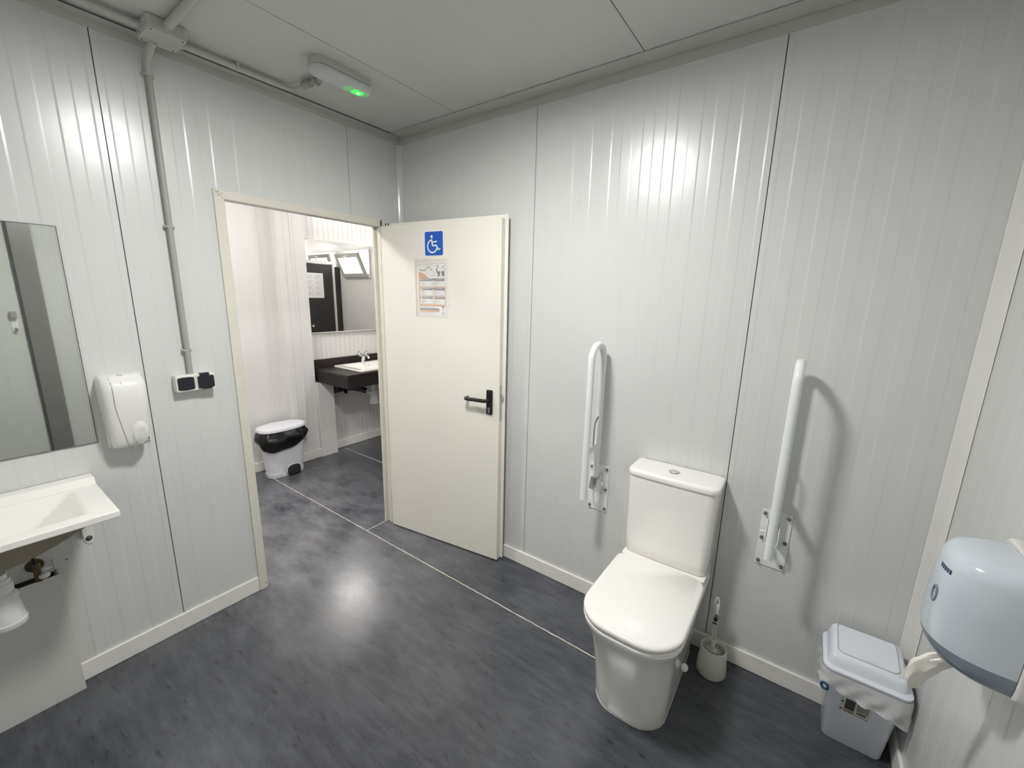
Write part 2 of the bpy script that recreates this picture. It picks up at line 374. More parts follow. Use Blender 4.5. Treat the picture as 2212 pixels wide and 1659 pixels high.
panel_wall('wall_passage_end', 'x', 4.1, -1, 0.05, YB, 0, CEIL, 'end wall of the washroom passage', m='wallfar')
wl = MB()
wl.box(-0.047, -0.045, YN, OPL+.012, 0, CEIL); wl.box(-0.047, -0.045, OPR-.012, 0.05, 0, CEIL); wl.box(-0.047, -0.045, OPL+.012, OPR-.012, OPT-.012, CEIL)
struct(wl.build('wall_washroom_side', 'wallfar'), 'washroom side of the doorway wall', 'wall')
pl = MB(); pl.box(FX-.03, -1.492, -0.062, 0.172, 0, CEIL)
pl.box(-1.492, -1.488, -0.062, -0.010, 0.08, CEIL); pl.box(-1.492, -1.488, 0.045, 0.070, 0.08, CEIL)
struct(pl.build('column_cover', 'wallfar', bevel=.002), 'flat pale column cover on the washroom wall beside the mirror', 'column')

# cornices
co = MB(); co.box(0, 0.004, YF, -0.004, 2.4485, 2.4815); co.box(0, 0.034, YF, -0.03, 2.4790, 2.4825); co.box(0,0.0055,YF,-.004,2.466,2.4675)
struct(co.build('trim_6', 'cornice'), 'pale metal cornice above the doorway wall', 'cornice')
co = MB(); co.box(0.004, W, -0.004, 0, 2.4485, 2.4870)
struct(co.build('trim_7', 'cornice'), 'upright strip of the metal cornice above the toilet wall', 'cornice')
co = MB(); co.box(0.0, W, -0.088, -0.0065, 2.4845, 2.4880)
struct(co.build('trim_8', 'cornice'), 'flat ceiling strip of the metal cornice above the toilet wall', 'cornice')
co = MB(); co.box(W-.004, W, YF, -.004, 2.4485, 2.4870); co.box(W-.06, W-.006, YF, -.09, 2.4845, 2.488)
struct(co.build('trim_9', 'cornice'), 'pale metal cornice above the dispenser wall', 'cornice')

# corner trims: shallow faceted cover strips
mb = MB(); cw = 0.0235
sec = [(0.0015, -cw-.003), (0.0035, -cw), (0.0095, -0.0165), (0.0130, -0.0130), (0.0165, -0.0095), (cw, -0.0035), (cw+.003, -0.0015), (0.0,0.0)]
mb.prism(sec, lambda p: (p[0], p[1], 0.08), lambda p: (p[0], p[1], 2.4485))
struct(mb.build('trim_10', 'cornertrim', smooth=20), 'narrow glossy corner strip behind the open door', 'corner trim')
mb = MB(); c_ = 0.0325
sec = [(W-c_-.002, -0.0015), (W-c_, -0.004), (W-.008, -0.012), (W-.0035, -c_-.012), (W-.0015, -c_-.014), (W, 0)]
mb.prism(sec, lambda p: (p[0], p[1], 0.08), lambda p: (p[0], p[1], 2.4485))
struct(mb.build('trim_11', 'trimwhite', smooth=20), 'white corner strip between the toilet wall and the dispenser wall', 'corner trim')

def skirting(name, x0, x1, y0, y1, label, h=0.0813):
    mb = MB(); mb.box(x0, x1, y0, y1, 0, h)
    struct(mb.build(name, 'skirting', bevel=.004, bseg=3), label, 'skirting')
skirting('baseboard_left', 0.0, 0.012, -1.71, OPL-.001, 'white skirting under the switch and soap dispenser')
skirting('baseboard_corner', 0.0, 0.012, OPR+.001, 0.0, 'white skirting stub behind the open door')
skirting('baseboard_back', 0.012, W, -0.012, 0, 'white skirting along the toilet wall')
skirting('baseboard_right', W-.012, W, YF, -.012, 'white skirting under the paper dispenser')
skirting('baseboard_far', FX-.012, FX, YN, -.062, 'white skirting behind the pedal bin', 0.083)
skirting('baseboard_column', -1.492, -1.480, -.062, 0.185, 'white skirting across the washroom column', 0.083)
skirting('baseboard_counter', FX, FX+.012, .34, YB, 'white skirting under the dark counter', 0.083)

# grey cover strip and hook bracket on the right wall (they show in the left mirror)
mb = MB(); mb.box(W-.012, W, -1.418, -1.303, 0.02, 2.448)
struct(mb.build('trim_12', 'greymetal', bevel=.002), 'grey metal cover strip reflected in the mirror', 'cover strip')
mb = MB(); mb.box(W-.014, W, -1.434, -1.420, 0.02, 2.448)
struct(mb.build('trim_13', 'seam', bevel=.001), 'thin dark edge of the grey cover strip reflected in the mirror', 'cover strip')
t = thing('wall_hook', (W, -1.476, 1.23), 'small pale hook bracket reflected in the mirror at left', 'hook')
mb = MB(); mb.box(W-.004, W, -1.496, -1.458, 1.225, 1.365); mb.build('back_plate', 'rail', t, bevel=.002)
mb = MB(); mb.box(W-.035, W-.004, -1.494, -1.460, 1.322, 1.372); mb.build('upper_block', 'pvc', t, bevel=.004)
mb = MB(); mb.tube([(W-.004, -1.476, 1.245), (W-.03, -1.476, 1.235), (W-.04, -1.476, 1.25)], .008, 10); mb.build('hook', 'pvc', t)

# ------------------------------------------------------------------ door
door = thing('door_1', (0.0, OPR, 0.0), 'cream metal door standing open against the toilet wall with its frame', 'door', kind='structure')
mb = MB(); ft = 0.012
def jamb_left(mb):
    mb.box(0.0, ft, OPL, OPL+.040, 0, OPT)
    mb.box(-0.047, 0.0, OPL+.026, OPL+.028, 0, OPT-.026)
    mb.box(-0.047, ft, OPL+.0385, OPL+.040, 0, OPT-.04)
jamb_left(mb)
mb.box(0.0, ft, OPL+.040, OPR-.002, OPT-.036, OPT)          # head face
mb.box(-0.047, ft, OPL+.040, OPR-.012, OPT-.038, OPT-.036)  # soffit
mb.box(0.0, ft, OPR-.012, OPR, 0, OPT)                      # right jamb face
mb.box(-0.047, ft, OPR-.0145, OPR-.012, 0, OPT-.038)        # rebate side
mb.box(-0.047, -0.032, OPR-.032, OPR-.0145, 0, OPT-.038)    # stop
frame = mb.build('door_frame', 'frame', door, bevel=.0015)
mb = MB()
for (yy, zz) in ((OPL+.011, OPT-.014), (OPL+.017, OPT-.026), (OPL+.020, OPT-.009), (OPL+.030, OPT-.017),
                 (OPR-.006, OPT-.012), (OPR-.012, OPT-.020), (OPR-.02, OPT-.010)):
    mb.cyl((ft-.001, yy, zz), (ft+.0006, yy, zz), .0020, seg=10)
mb.cyl((ft-.001, OPL+.030, 0.03), (ft+.0006, OPL+.030, 0.03), .003, seg=10)
for z_ in (0.20, 0.185, 0.17, 1.72, 1.70, 1.685): mb.cyl((ft*.5, OPR-.0140-.0005, z_), (ft*.5, OPR-.0160, z_), .002, seg=8)
mb.build('screw', 'hole', frame)
mb = MB(); mb.box(ft-.0004, ft+.0003, -.0005, .0005, -.026, .026, Matrix.Translation((0, OPL+.020, OPT-.019)) @ Matrix.Rotation(math.radians(45), 4, 'X'))
mb.build('mitre_line', 'seam', frame)
# leaf frame: t along, n thickness (away from the room), z
ang = math.radians(8.08)
DM = Matrix.Translation((0.042, -0.193, 0)) @ Matrix.Rotation(ang, 4, 'Z')   # local x = t, y = n
LZ0, LZ1 = 0.008, 1.953
mb = MB(); mb.box(0.0, 0.8252, 0.0, 0.0375, LZ0, LZ1); leaf = mb.build('door_leaf', 'door', door, bevel=.0015, Mx=DM)
mb = MB(); mb.box(-0.012, 0.8432, 0.0375, 0.0420, LZ0, LZ1+.019); mb.build('rebate_lip', 'door', leaf, bevel=.001, Mx=DM)
mb = MB(); mb.box(0.8252, 0.8262, .010, .030, 0.875, 1.080); face_ = mb.build('lock_faceplate', 'steel', leaf, bevel=.001, Mx=DM)
mb = MB(); mb.box(0.8262, 0.836, .013, .026, 1.005, 1.032); mb.build('latch', 'chrome', face_, bevel=.002, Mx=DM)
mb = MB()
mb.prism(rrect(.038, .140, .006, 4, .7665, .981), lambda p: (p[0], 0.0, p[1]), lambda p: (p[0], -0.009, p[1]))
esc = mb.build('escutcheon', 'black', leaf, bevel=.0015, Mx=DM)
mb = MB(); hz = 0.996
mb.tube([(.766, -.009, hz), (.766, -.035, hz), (.764, -.045, hz), (.758, -.050, hz), (.74, -.051, hz), (.70, -.051, hz), (.66, -.051, hz-.001), (.645, -.051, hz-.001),
         (.636, -.048, hz-.001), (.631, -.040, hz-.001), (.630, -.016, hz-.001)], [.010, .010, .010, .0102, .0105, .0105, .0105, .0103, .0100, .0098, .0090], 16)
mb.build('lever_handle', 'black', leaf, Mx=DM)
mb = MB(); mb.cyl((.7665, -.009, .944), (.7665, -.0135, .944), .0085, seg=18); mb.box(.7610, .772, -.0135, -.009, .921, .944)
mb.build('lock_cylinder', 'chrome', leaf, bevel=.001, Mx=DM)
mb = MB(); 
for z_ in (1.042, 0.920): mb.cyl((.7665, -.009, z_), (.7665, -.0102, z_), .0035, seg=12)
mb.build('escutcheon_screw', 'screw', leaf, Mx=DM)
for z_ in (0.19, 1.72):
    mb = MB(); mb.cyl((-.018, .030, z_-.05), (-.018, .030, z_+.05), .007, seg=14); mb.build('hinge', 'frame', leaf, Mx=DM)
mb = MB()
for a_, b_ in ((.028,.031), (.006,.009)): mb.box(a_, b_, .030, .0435, LZ1, LZ1+.02)
mb.build('lip_notch', 'seam', leaf, Mx=DM)

# ------------------------------------------------------------------ signs on the door (t, z) plane, standing off the leaf
def dp(t_, z_, off): return (t_, -off, z_)
def quad(mb, t0, t1, z0, z1, o0, o1):
    mb.box(t0, t1, -o1, -o0, z0, z1)
sg = thing('accessible_toilet_sign', DM @ Vector((.393, 0, 1.846)), 'blue and white wheelchair symbol sticker high on the open door', 'sign')
mb = MB(); quad(mb, .3235, .4605, 1.7735, 1.9135, .0, .0006); mb.build('white_backing', 'paper', sg, Mx=DM)
bx0, bx1, bz0, bz1 = .331, .456, 1.777, 1.9045
mb = MB(); mb.prism(rrect(bx1-bx0, bz1-bz0, .010, 6, (bx0+bx1)/2, (bz0+bz1)/2), lambda p: dp(p[0], p[1], .0006), lambda p: dp(p[0], p[1], .0011))
mb.build('blue_panel', 'blue', sg, Mx=DM)
def ribbon(mb, pts, w, o0, o1, mapf):
    """flat stroke with rounded ends along 2-D points"""
    n = len(pts); Ls, Rs = [], []
    for i in range(n):
        a = pts[max(0, i-1)]; b = pts[min(n-1, i+1)]
        d = Vector((b[0]-a[0], b[1]-a[1])).normalized(); q = Vector((-d.y, d.x))*w/2
        Ls.append((pts[i][0]+q.x, pts[i][1]+q.y)); Rs.append((pts[i][0]-q.x, pts[i][1]-q.y))
    for i in range(n-1):
        poly = [Ls[i], Ls[i+1], Rs[i+1], Rs[i]]
        mb.prism(poly, lambda p: dp(*mapf(p), o0), lambda p: dp(*mapf(p), o1))
    for e in (pts[0], pts[-1]):
        mb.prism([(e[0]+w/2*math.cos(2*PI*k/12), e[1]+w/2*math.sin(2*PI*k/12)) for k in range(12)], lambda p: dp(*mapf(p), o0), lambda p: dp(*mapf(p), o1))
mf = lambda p: (bx0+(bx1-bx0)*p[0], bz0+(bz1-bz0)*p[1])
mb = MB()
mb.prism([(.385+.062*math.cos(2*PI*k/24), .79+.066*math.sin(2*PI*k/24)) for k in range(24)], lambda p: dp(*mf(p), .0010), lambda p: dp(*mf(p), .0016))
ribbon(mb, [(.385,.66), (.43,.42)], .07, .0010, .0016, mf)
ribbon(mb, [(.46,.565), (.66,.585)], .055, .0010, .0016, mf)
ribbon(mb, [(.43,.42), (.64,.42)], .07, .0010, .0016, mf)
ribbon(mb, [(.64,.42), (.755,.235)], .065, .0010, .0016, mf)
ribbon(mb, [(.755,.235), (.845,.285)], .055, .0010, .0016, mf)
ribbon(mb, [(.42+.265*math.cos(a), .39+.265*math.sin(a)) for a in [math.radians(110+ (345-110)*i/26) for i in range(27)]], .06, .0010, .0016, mf)
mb.build('wheelchair_symbol', 'paper', sg, Mx=DM)

ps = thing('instruction_poster', DM @ Vector((.365, 0, 1.60)), 'multilingual toilet rules sheet in a clear punched sleeve taped to the open door', 'poster')
px0, px1, pz0, pz1 = .281, .471, 1.443, 1.734
mb = MB(); quad(mb, .276, .479, 1.437, 1.742, .0004, .0010); pp = mb.build('paper', 'paper', ps, Mx=DM)
U = lambda u: px0+(px1-px0)*u
V = lambda v: pz1-(pz1-pz0)*v
def pr(name, m, rects, o=.0013, parent=pp):
    for u0, u1, v0, v1 in rects:
        mb = MB(); quad(mb, U(u0), U(u1), V(v1), V(v0), .0008, o); ob = mb.build(name, m, parent, Mx=DM)
    return ob
pr('orange_frame', 'orange', [(0, .035, .28, .80), (.975, 1, .445, .80), (0, 1, .44, .456), (0, 1, .612, .624), (0, 1, .782, .812)])
pr('border_line', 'greyprint', [(0, 1, -.004, .003), (.994, 1, 0, 1), (0, .006, .8, 1), (0, 1, .994, 1), (.488, .497, .33, .78)], .00115)
pr('heading_bar', 'slate', [(.04,.485,.285,.33), (.50,.965,.28,.33), (.04,.485,.46,.507), (.50,.97,.458,.507), (.04,.485,.63,.672), (.50,.97,.63,.672)])
hx = []
for (a, b) in ((.17,.46), (.66,.93)):
    for v in (.297, .474, .644): hx.append((a, b-.05*((v*100) % 3)/3, v-.0035, v+.0035))
pr('heading_text', 'paper', hx, .0016)
tx = []
for (u0, u1) in ((.07,.46), (.525,.95)):
    for v0 in (.350, .525, .690):
        for k, f in enumerate((.45,.62,.5,.3,.92)):
            tx.append((u0, u0+(u1-u0)*f*(.85+.3*random.random()) if f < .9 else u1-.02, v0+k*.0185, v0+k*.0185+.0065))
tx += [(.04,.6,.828,.837), (.05,.62,.94,.948)]
for k in range(0, len(tx), 5):
    mb = MB()
    for u0, u1, v0, v1 in tx[k:k+5]: quad(mb, U(u0), U(u1), V(v1), V(v0), .0008, .00125)
    mb.build('text_block', 'greyprint', pp, Mx=DM)
pr('navy_banner', 'slate', [(.02,.76,.855,.885)]); pr('orange_banner', 'orange', [(.02,.77,.893,.922)])
pr('flag', 'redprint', [(.04,.15,.286,.311), (.53,.62,.303,.316), (.16,.19,.63,.672), (.51,.62,.632,.67)], .0016)
pr('flag', 'yellowprint', [(.04,.15,.464,.503), (.54,.57,.46,.506), (.53,.62,.316,.326)], .0016)
pr('flag_stripe', 'paper', [(.04,.15,.300,.311), (.08,.13,.63,.672), (.51,.62,.641,.646), (.51,.62,.656,.661), (.55,.558,.632,.67), (.572,.580,.632,.67)], .0018)
mb = MB()   # orange wave, top left
mb.prism([(U(0),V(.285)), (U(.42),V(.285)), (U(.36),V(.265)), (U(.26),V(.22)), (U(.15),V(.175)), (U(.06),V(.158)), (U(0),V(.155))], lambda p: dp(*p,.0008), lambda p: dp(*p,.0013))
mb.build('orange_wave', 'orange', pp, Mx=DM)
mb = MB(); mp_ = lambda p: (U(p[0]), V(p[1]))
ribbon(mb, [(.03,.115), (.14,.128), (.26,.13), (.31,.085), (.38,.062), (.44,.09), (.50,.13)], .030, .0008, .0013, mp_)
mb.build('grey_sketch', 'greyprint', pp, Mx=DM)
mb = MB(); ribbon(mb, [(.55,.16), (.62,.19), (.56,.235), (.48,.225)], .012, .0008, .0012, mp_); mb.build('grey_sketch', 'greyprint', pp, Mx=DM)
mb = MB(); ribbon(mb, [(.88,.875), (.93,.89), (.90,.925), (.95,.93), (.93,.955), (.87,.955)], .02, .0008, .0012, mp_); mb.build('grey_sketch', 'greyprint', pp, Mx=DM)
mb = MB()
mb.prism([(U(.665),V(.095)), (U(.70),V(.095)), (U(.71),V(.15)), (U(.83),V(.15)), (U(.80),V(.195)), (U(.79),V(.21)), (U(.81),V(.24)), (U(.71),V(.24)), (U(.73),V(.21)), (U(.68),V(.165))], lambda p: dp(*p,.0008), lambda p: dp(*p,.0013))
mb.prism([(U(.86),V(.145)), (U(.96),V(.145)), (U(.955),V(.24)), (U(.875),V(.24))], lambda p: dp(*p,.0008), lambda p: dp(*p,.0013))
ribbon(mb, [(.95,.14), (.985,.09)], .015, .0008, .0013, mp_)
ribbon(mb, [(.87,.06), (.90,.085), (.96,.03)], .014, .0008, .0013, mp_)
mb.build('toilet_and_bin_pictogram', 'black', pp, Mx=DM)
mb = MB(); ribbon(mb, [(.69,.03), (.76,.085)], .016, .0008, .0013, mp_); ribbon(mb, [(.76,.03), (.69,.085)], .016, .0008, .0013, mp_); mb.build('red_cross', 'redprint', pp, Mx=DM)
mb = MB(); mb.prism([(U(.905)+.007*math.cos(2*PI*k/14), V(.83)+.007*math.sin(2*PI*k/14)) for k in range(14)], lambda p: dp(*p,.0008), lambda p: dp(*p,.0016))
mb.build('red_dot', 'redprint', pp, Mx=DM)
mb = MB(); rings = []
for i in range(13):
    z_ = 1.432+(1.762-1.432)*i/12
    rings.append([dp(.252+(.486-.252)*j/8+(.004 if i < 6 else 0), z_, .0022+.0008*math.sin(i*1.7+j*2.1)) for j in range(9)])
mb.strip(rings); mb.build('sleeve', 'sleeve', ps, Mx=DM)
mb = MB()
for k in range(16): mb.cyl(dp(.262, 1.452+k*.0178, .0026), dp(.262, 1.452+k*.0178, .0032), .0018, seg=8)
mb.build('punched_hole', 'hole', ps, Mx=DM)
mb = MB(); mb.box(.256, .265, -.0030, -.0005, 1.436, 1.756); mb.build('punched_margin', 'tape', ps, Mx=DM)
mb = MB()
rings = [[dp(.255+.125*j/6, 1.742+.022*i/3, .0035+.0010*math.sin(j*2+i)) for j in range(7)] for i in range(4)]; mb.strip(rings)
rings = [[dp(.265+.125*j/6, 1.722+.014*i/3+.002*j/6, .0035+.0012*math.sin(j*1.3+i*2)) for j in range(7)] for i in range(4)]; mb.strip(rings)
rings = [[dp(.385+.09*j/6, 1.745+.014*i/3, .0030+.0010*math.sin(j*3+i)) for j in range(7)] for i in range(4)]; mb.strip(rings)
mb.build('tape', 'tape', ps, Mx=DM)
mb = MB(); mb.ball(dp(.489, 1.500, .003), .003, 8, 1.8, .5, 1); mb.ball(dp(.500, 1.507, .003), .0025, 8, 1.8, .5, 1); mb.ball(dp(.487, 1.493, .002), .0025, 8)
mb.build('tape_curl', 'tape', ps, Mx=DM)

# ------------------------------------------------------------------ toilet
TX = 1.818
to = thing('toilet', (TX, -0.33, 0), 'white close-coupled toilet with closed squarish lid against the back wall', 'toilet')
def uring(hw, yb, yf, z, rb, rf, bow=0.0, n=9, cx=TX):
    """plan outline: back edge y=yb, front edge y=yf (yf<yb), corner radii back/front"""
    P = []
    for (sx, yy, sy, a0, r) in ((-1, yf, 1, PI, rf), (1, yf, 1, 1.5*PI, rf), (1, yb, -1, 0, rb), (-1, yb, -1, .5*PI, rb)):
        x = sx*(hw-r); y = yy+sy*r
        for i in range(n+1):
            a = a0+.5*PI*i/n; P.append([x+r*math.cos(a), y+r*math.sin(a)])
    # subdivide the front/side edges so they can bow
    Q = []
    for i, p in enumerate(P):
        q = P[(i+1) % len(P)]; Q.append(p)
        if i % (n+1) == n:
            m = 14
            for k in range(1, m): Q.append([p[0]+(q[0]-p[0])*k/m, p[1]+(q[1]-p[1])*k/m])
    out = []
    for x, y in Q:
        fr = 1-(abs(x)/hw)**2
        yy = y - bow*fr*max(0, (yb-y)/(yb-yf))**6
        sd = max(0, 1-((y-(yb+yf)/2)/((yb-yf)/2))**2)
        xx = x*(1+bow*.35*sd/hw*.5)
        out.append((cx+xx, yy, z))
    return out
mb = MB()
sect = [(0.000, .134, -.03, -.530, .03, .085), (0.02, .137, -.03, -.536, .03, .087), (0.10, .140, -.03, -.545, .03, .09), (0.20, .146, -.03, -.562, .03, .095),
        (0.28, .152, -.03, -.580, .03, .10), (0.34, .160, -.03, -.600, .03, .105), (0.38, .171, -.03, -.619, .03, .11), (0.400, .1770, -.03, -.629, .03, .114),
        (0.408, .1785, -.03, -.632, .03, .115), (0.4115, .1765, -.03, -.630, .03, .114)]
mb.loft([uring(hw, yb, yf, z, rb, rf, .012) for z, hw, yb, yf, rb, rf in sect])
bowl = mb.build('bowl', 'ceramic', to, smooth=50)
mb = MB(); mb.loft([uring(.1735, -.02, -.185, z, .012, .02) for z in (.395, .43, .441, .446)]); mb.build('deck', 'ceramic', bowl, bevel=.004)
mb = MB(); mb.loft([uring(w_, -.19, yf, z, .045, .118, .014) for w_, yf, z in ((.1765, -.6310, .4135), (.1800, -.6350, .4165), (.1800, -.6350, .4225), (.1770, -.6315, .4255))])
mb.build('seat_ring', 'seatplastic', to, smooth=50)
mb = MB(); mb.loft([uring(w_, -.178, yf, z, .045, .118, .014) for w_, yf, z in ((.1765, -.632, .4300), (.1800, -.6355, .4335), (.1805, -.636, .441), (.1795, -.635, .446), (.1765, -.632, .4495), (.171, -.626, .4513))])
lid = mb.build('lid', 'seatplastic', to, smooth=50)
for x_ in (-.075, .075):
    mb = MB(); mb.cyl((TX+x_-.018, -.183, .437), (TX+x_+.018, -.183, .437), .009, seg=12); mb.build('lid_hinge', 'seatplastic', to)
mb = MB(); mb.loft([uring(w_, -.008, yf, z, .012, .032, .006) for w_, yf, z in ((.1690, -.150, .447), (.1720, -.1535, .452), (.1735, -.156, .50), (.1765, -.160, .65), (.1785, -.163, .80), (.1770, -.162, .8165))])
cis = mb.build('cistern', 'ceramic', to, smooth=45)
mb = MB(); mb.loft([uring(w_, -.006, yf, z, .012, .036, .006) for w_, yf, z in ((.1800, -.166, .8185), (.1830, -.1690, .821), (.1835, -.1695, .832), (.1815, -.1675, .8395), (.1775, -.1640, .8420), (.16,-.145,.8424))])
cl_ = mb.build('cistern_lid', 'ceramic', cis, smooth=45)
mb = MB(); mb.lathe([(.0235, 0), (.0235, .003), (.0205, .0052), (.0190, .0045)], (TX-.006, -.088, .8423), 28)
btn = mb.build('flush_button', 'chrome', cis)
mb = MB(); mb.lathe([(.0185, 0), (.0185, .0052), (.016, .0062)], (TX-.006, -.088, .8423), 24); 
mb.build('flush_button_insert', 'chrome', cis)
mb = MB(); mb.ball((TX+.157, -.285, .115), .016, 14, .9, 1, 1); mb.build('side_cap', 'seatplastic', to)
mb = MB()
o_r = uring(.1375, -.03, -.534, .0006, .03, .087, .012); i_r = uring(.133, -.035, -.529, .003, .03, .085, .012)
mb.loft([o_r, i_r], False, False); mb.build('sealant', 'soapseam', to)

# ------------------------------------------------------------------ grab rails
def rail(px, s, label):
    g = thing('grab_rail', (px, 0, .51), label, 'grab rail', 'fold-up grab rails beside the toilet')
    tx_ = px-.0065
    mb = MB(); mb.box(px-.0515, px+.0515, -.0045, -.0005, .508, .752)
    plate = mb.build('wall_plate', 'rail', g, bevel=.0015)
    for zz in (.735, .629, .526):
        for sx in (-1, 1):
            mb = MB(); mb.lathe([(.0068, 0), (.0068, .004), (.0052, .0055), (.0044, .0110), (.0020, .0130)], (px+sx*.040, -.0045, zz), 12, axis='y'); mb.build('bolt', 'screw', plate)
    path = [(tx_, -.164, .630), (tx_, -.164, .9), (tx_, -.164, 1.20)] + [(tx_, -.0995-.0645*math.cos(PI*i/16), 1.292+.0645*math.sin(PI*i/16)) for i in range(17)] + [(tx_, -.035, 1.2), (tx_, -.035, .9), (tx_, -.035, .70)]
    mb = MB(); mb.tube(path, .0155, 20); tube = mb.build('rail_tube', 'rail', g, smooth=50)
    mb = MB(); mb.tube([(tx_, -.160, .855), (tx_, -.10, .857), (tx_, -.042, .862)], .0145, 18); mb.build('cross_bar', 'rail', g)
    mb = MB(); mb.tube([(tx_, -.085, .868), (tx_, -.085, .962), (tx_+s*.002, -.084, .985), (tx_+s*.008, -.080, 1.005), (tx_+s*.013, -.077, 1.018)], .0038, 10); mb.build('paper_rod', 'pvc', g)
    # hinge bracket: two angled cheeks, web, latch pin
    mb = MB()
    cheek = [(-.0045, .600), (-.0045, .712), (-.050, .690), (-.066, .655), (-.066, .640), (-.030, .622)]
    for sx in (-1, 1):
        x_ = tx_+sx*.021
        mb.prism(cheek, lambda p: (x_-.0018, p[0], p[1]), lambda p: (x_+.0018, p[0], p[1]))
    br = mb.build('hinge_bracket', 'rail', g, bevel=.001)
    mb = MB(); mb.box(tx_-.021, tx_+.021, -.068, -.064, .632, .640); mb.build('stop_bar', 'rail', br, bevel=.001)
    mb = MB(); mb.box(tx_-.019, tx_-.0185+.010, -.0065, -.0044, .640, .715); mb.build('slot', 'steel', plate)
    mb = MB(); mb.cyl((tx_-.024, -.040, .690), (tx_+.024, -.040, .690), .0045, seg=12); mb.build('pivot_pin', 'chrome', br)
    mb = MB(); mb.tube([(tx_+s*.022, -.030, .668), (tx_+s*.034, -.032, .668), (tx_+s*.040, -.032, .667)], [.004, .0065, .0055], 12); mb.build('latch_knob', 'rail', br)
    return g
rail(1.4405, 1, 'white fold-up grab rail between the door and the toilet')
rail(2.1940, -1, 'white fold-up grab rail at the bin side of the toilet, seen edge on')

# ------------------------------------------------------------------ toilet brush and pot
BX, BY = 2.052, -0.108
pot = thing('brush_pot', (BX, BY, 0), 'round milky plastic pot on the floor right of the toilet', 'brush holder')
mb = MB(); mb.lathe([(.055, 0), (.059, .006), (.055, .06), (.0505, .118), (.0495, .121), (.045, .121), (.0435, .112), (.044, .02)], (BX, BY, 0), 40); mb.build('pot', 'brushwhite', pot, smooth=50)
br = thing('toilet_brush', (BX, BY, .03), 'white toilet brush standing in the round pot', 'toilet brush')
hx_, hy_ = BX-.012, BY+.010
def bpnt(z_): 
    k = (z_-.1)/.25; return (BX+(hx_-BX)*(.3+.7*k), BY+(hy_-BY)*(.3+.7*k), z_)
mb = MB(); mb.tube([bpnt(.04), bpnt(.145)], .008, 12); mb.tube([bpnt(.14), bpnt(.15)], .0105, 12)
for sx in (-1, 1):
    q = [Vector(bpnt(.15))+Vector((sx*.004, 0, 0)), Vector(bpnt(.20))+Vector((sx*.0065, 0, 0)), Vector(bpnt(.26))+Vector((sx*.007, 0, 0)), Vector(bpnt(.325))+Vector((sx*.0085, 0, 0)), Vector(bpnt(.345))+Vector((sx*.003, 0, 0)), Vector(bpnt(.349))]
    mb.tube(q, .0034, 10)
mb.box(-.006, .006, -.0018, .0018, .15, .318, Matrix.Translation(Vector(bpnt(.25))-Vector((0, 0, .25))))
mb.build('handle', 'brushwhite', br, smooth=50)
mb = MB(); c0 = Vector(bpnt(.25))
for zz, w_ in ((.268, .9), (.257, 1.1), (.250, 1.1), (.243, 1.0), (.229, 1.2)):
    mb.box(c0.x-.006*w_, c0.x+.0075*w_, c0.y-.0048, c0.y-.0017, zz-.0024, zz+.0024, Matrix.Translation(c0) @ Matrix.Rotation(.12, 4, 'Y') @ Matrix.Translation(-c0))
mb.build('printed_lettering', 'black', br)
mb = MB(); mb.box(c0.x-.003, c0.x+.0075, c0.y-.0045, c0.y-.0017, .276, .318); mb.build('grip_pad', 'bristle', br, bevel=.001)
mb = MB()
for k in range(16):
    a = 2*PI*k/16; mb.tube([(BX+.006*math.cos(a), BY+.006*math.sin(a), .105), (BX+.024*math.cos(a), BY+.024*math.sin(a), .104), (BX+.0400*math.cos(a+.06), BY+.0400*math.sin(a+.06), .096)], [.0016, .0024, .0026], 7)
mb.ball((BX, BY, .103), .010, 14, 1, 1, .6); mb.build('bristles', 'bristle', br)

# ------------------------------------------------------------------ swing bin, bag, paper
sb = thing('swing_bin', (2.515, -.115, 0), 'small pale blue swing-lid bin in the corner by the dispenser wall', 'bin')
def brect(x0, x1, y0, y1, z, r): return [(p[0], p[1], z) for p in rrect(x1-x0, y1-y0, r, 5, (x0+x1)/2, (y0+y1)/2)]
mb = MB(); mb.loft([brect(2.441, 2.600, -.146, -.022, 0, .018), brect(2.437, 2.604, -.150, -.021, .006, .020), brect(2.412, 2.618, -.202, -.020, .318, .024), brect(2.410, 2.620, -.204, -.020, .322, .024)])
body = mb.build('body', 'binblue', sb, smooth=40)
mb = MB(); mb.loft([brect(2.399, 2.628, -.213, -.016, .320, .028), brect(2.396, 2.631, -.217, -.016, .325, .030), brect(2.396, 2.631, -.217, -.016, .333, .030), brect(2.401, 2.626, -.211, -.017, .337, .028)])
mb.build('rim', 'binblue', sb, smooth=40)
mb = MB()
def lidring(ins, z0, tilt):   # back higher than front
    return [(p[0], p[1], z0+tilt*(p[1]+.205)/.19) for p in rrect(.222-2*ins, .184-2*ins, max(.006, .028-ins), 5, 2.5135, -.113)]
mb.loft([lidring(.004, .335, 0), lidring(.007, .352, .008), lidring(.013, .366, .022), lidring(.020, .372, .026)])
mb.build('lid', 'binblue', sb, smooth=60)
mb = MB(); mb.loft([[(p[0], p[1], .3715+.026*(p[1]+.205)/.19) for p in rrect(.160, .128, (.018,.018,.010,.010), 5, 2.5135, -.106)], [(p[0], p[1], .3745+.026*(p[1]+.205)/.19) for p in rrect(.160, .128, (.018,.018,.010,.010), 5, 2.5135, -.106)]])
flap = mb.build('swing_flap', 'binblue', sb, bevel=.001)
mb = MB(); pts = [(p[0], p[1], .3728+.026*(p[1]+.205)/.19) for p in rrect(.1625, .1305, (.0185,.0185,.011,.011), 5, 2.5135, -.106)]
mb.tube(pts, .0011, 6, closed=True); mb.build('flap_gap', 'soapseam', sb)
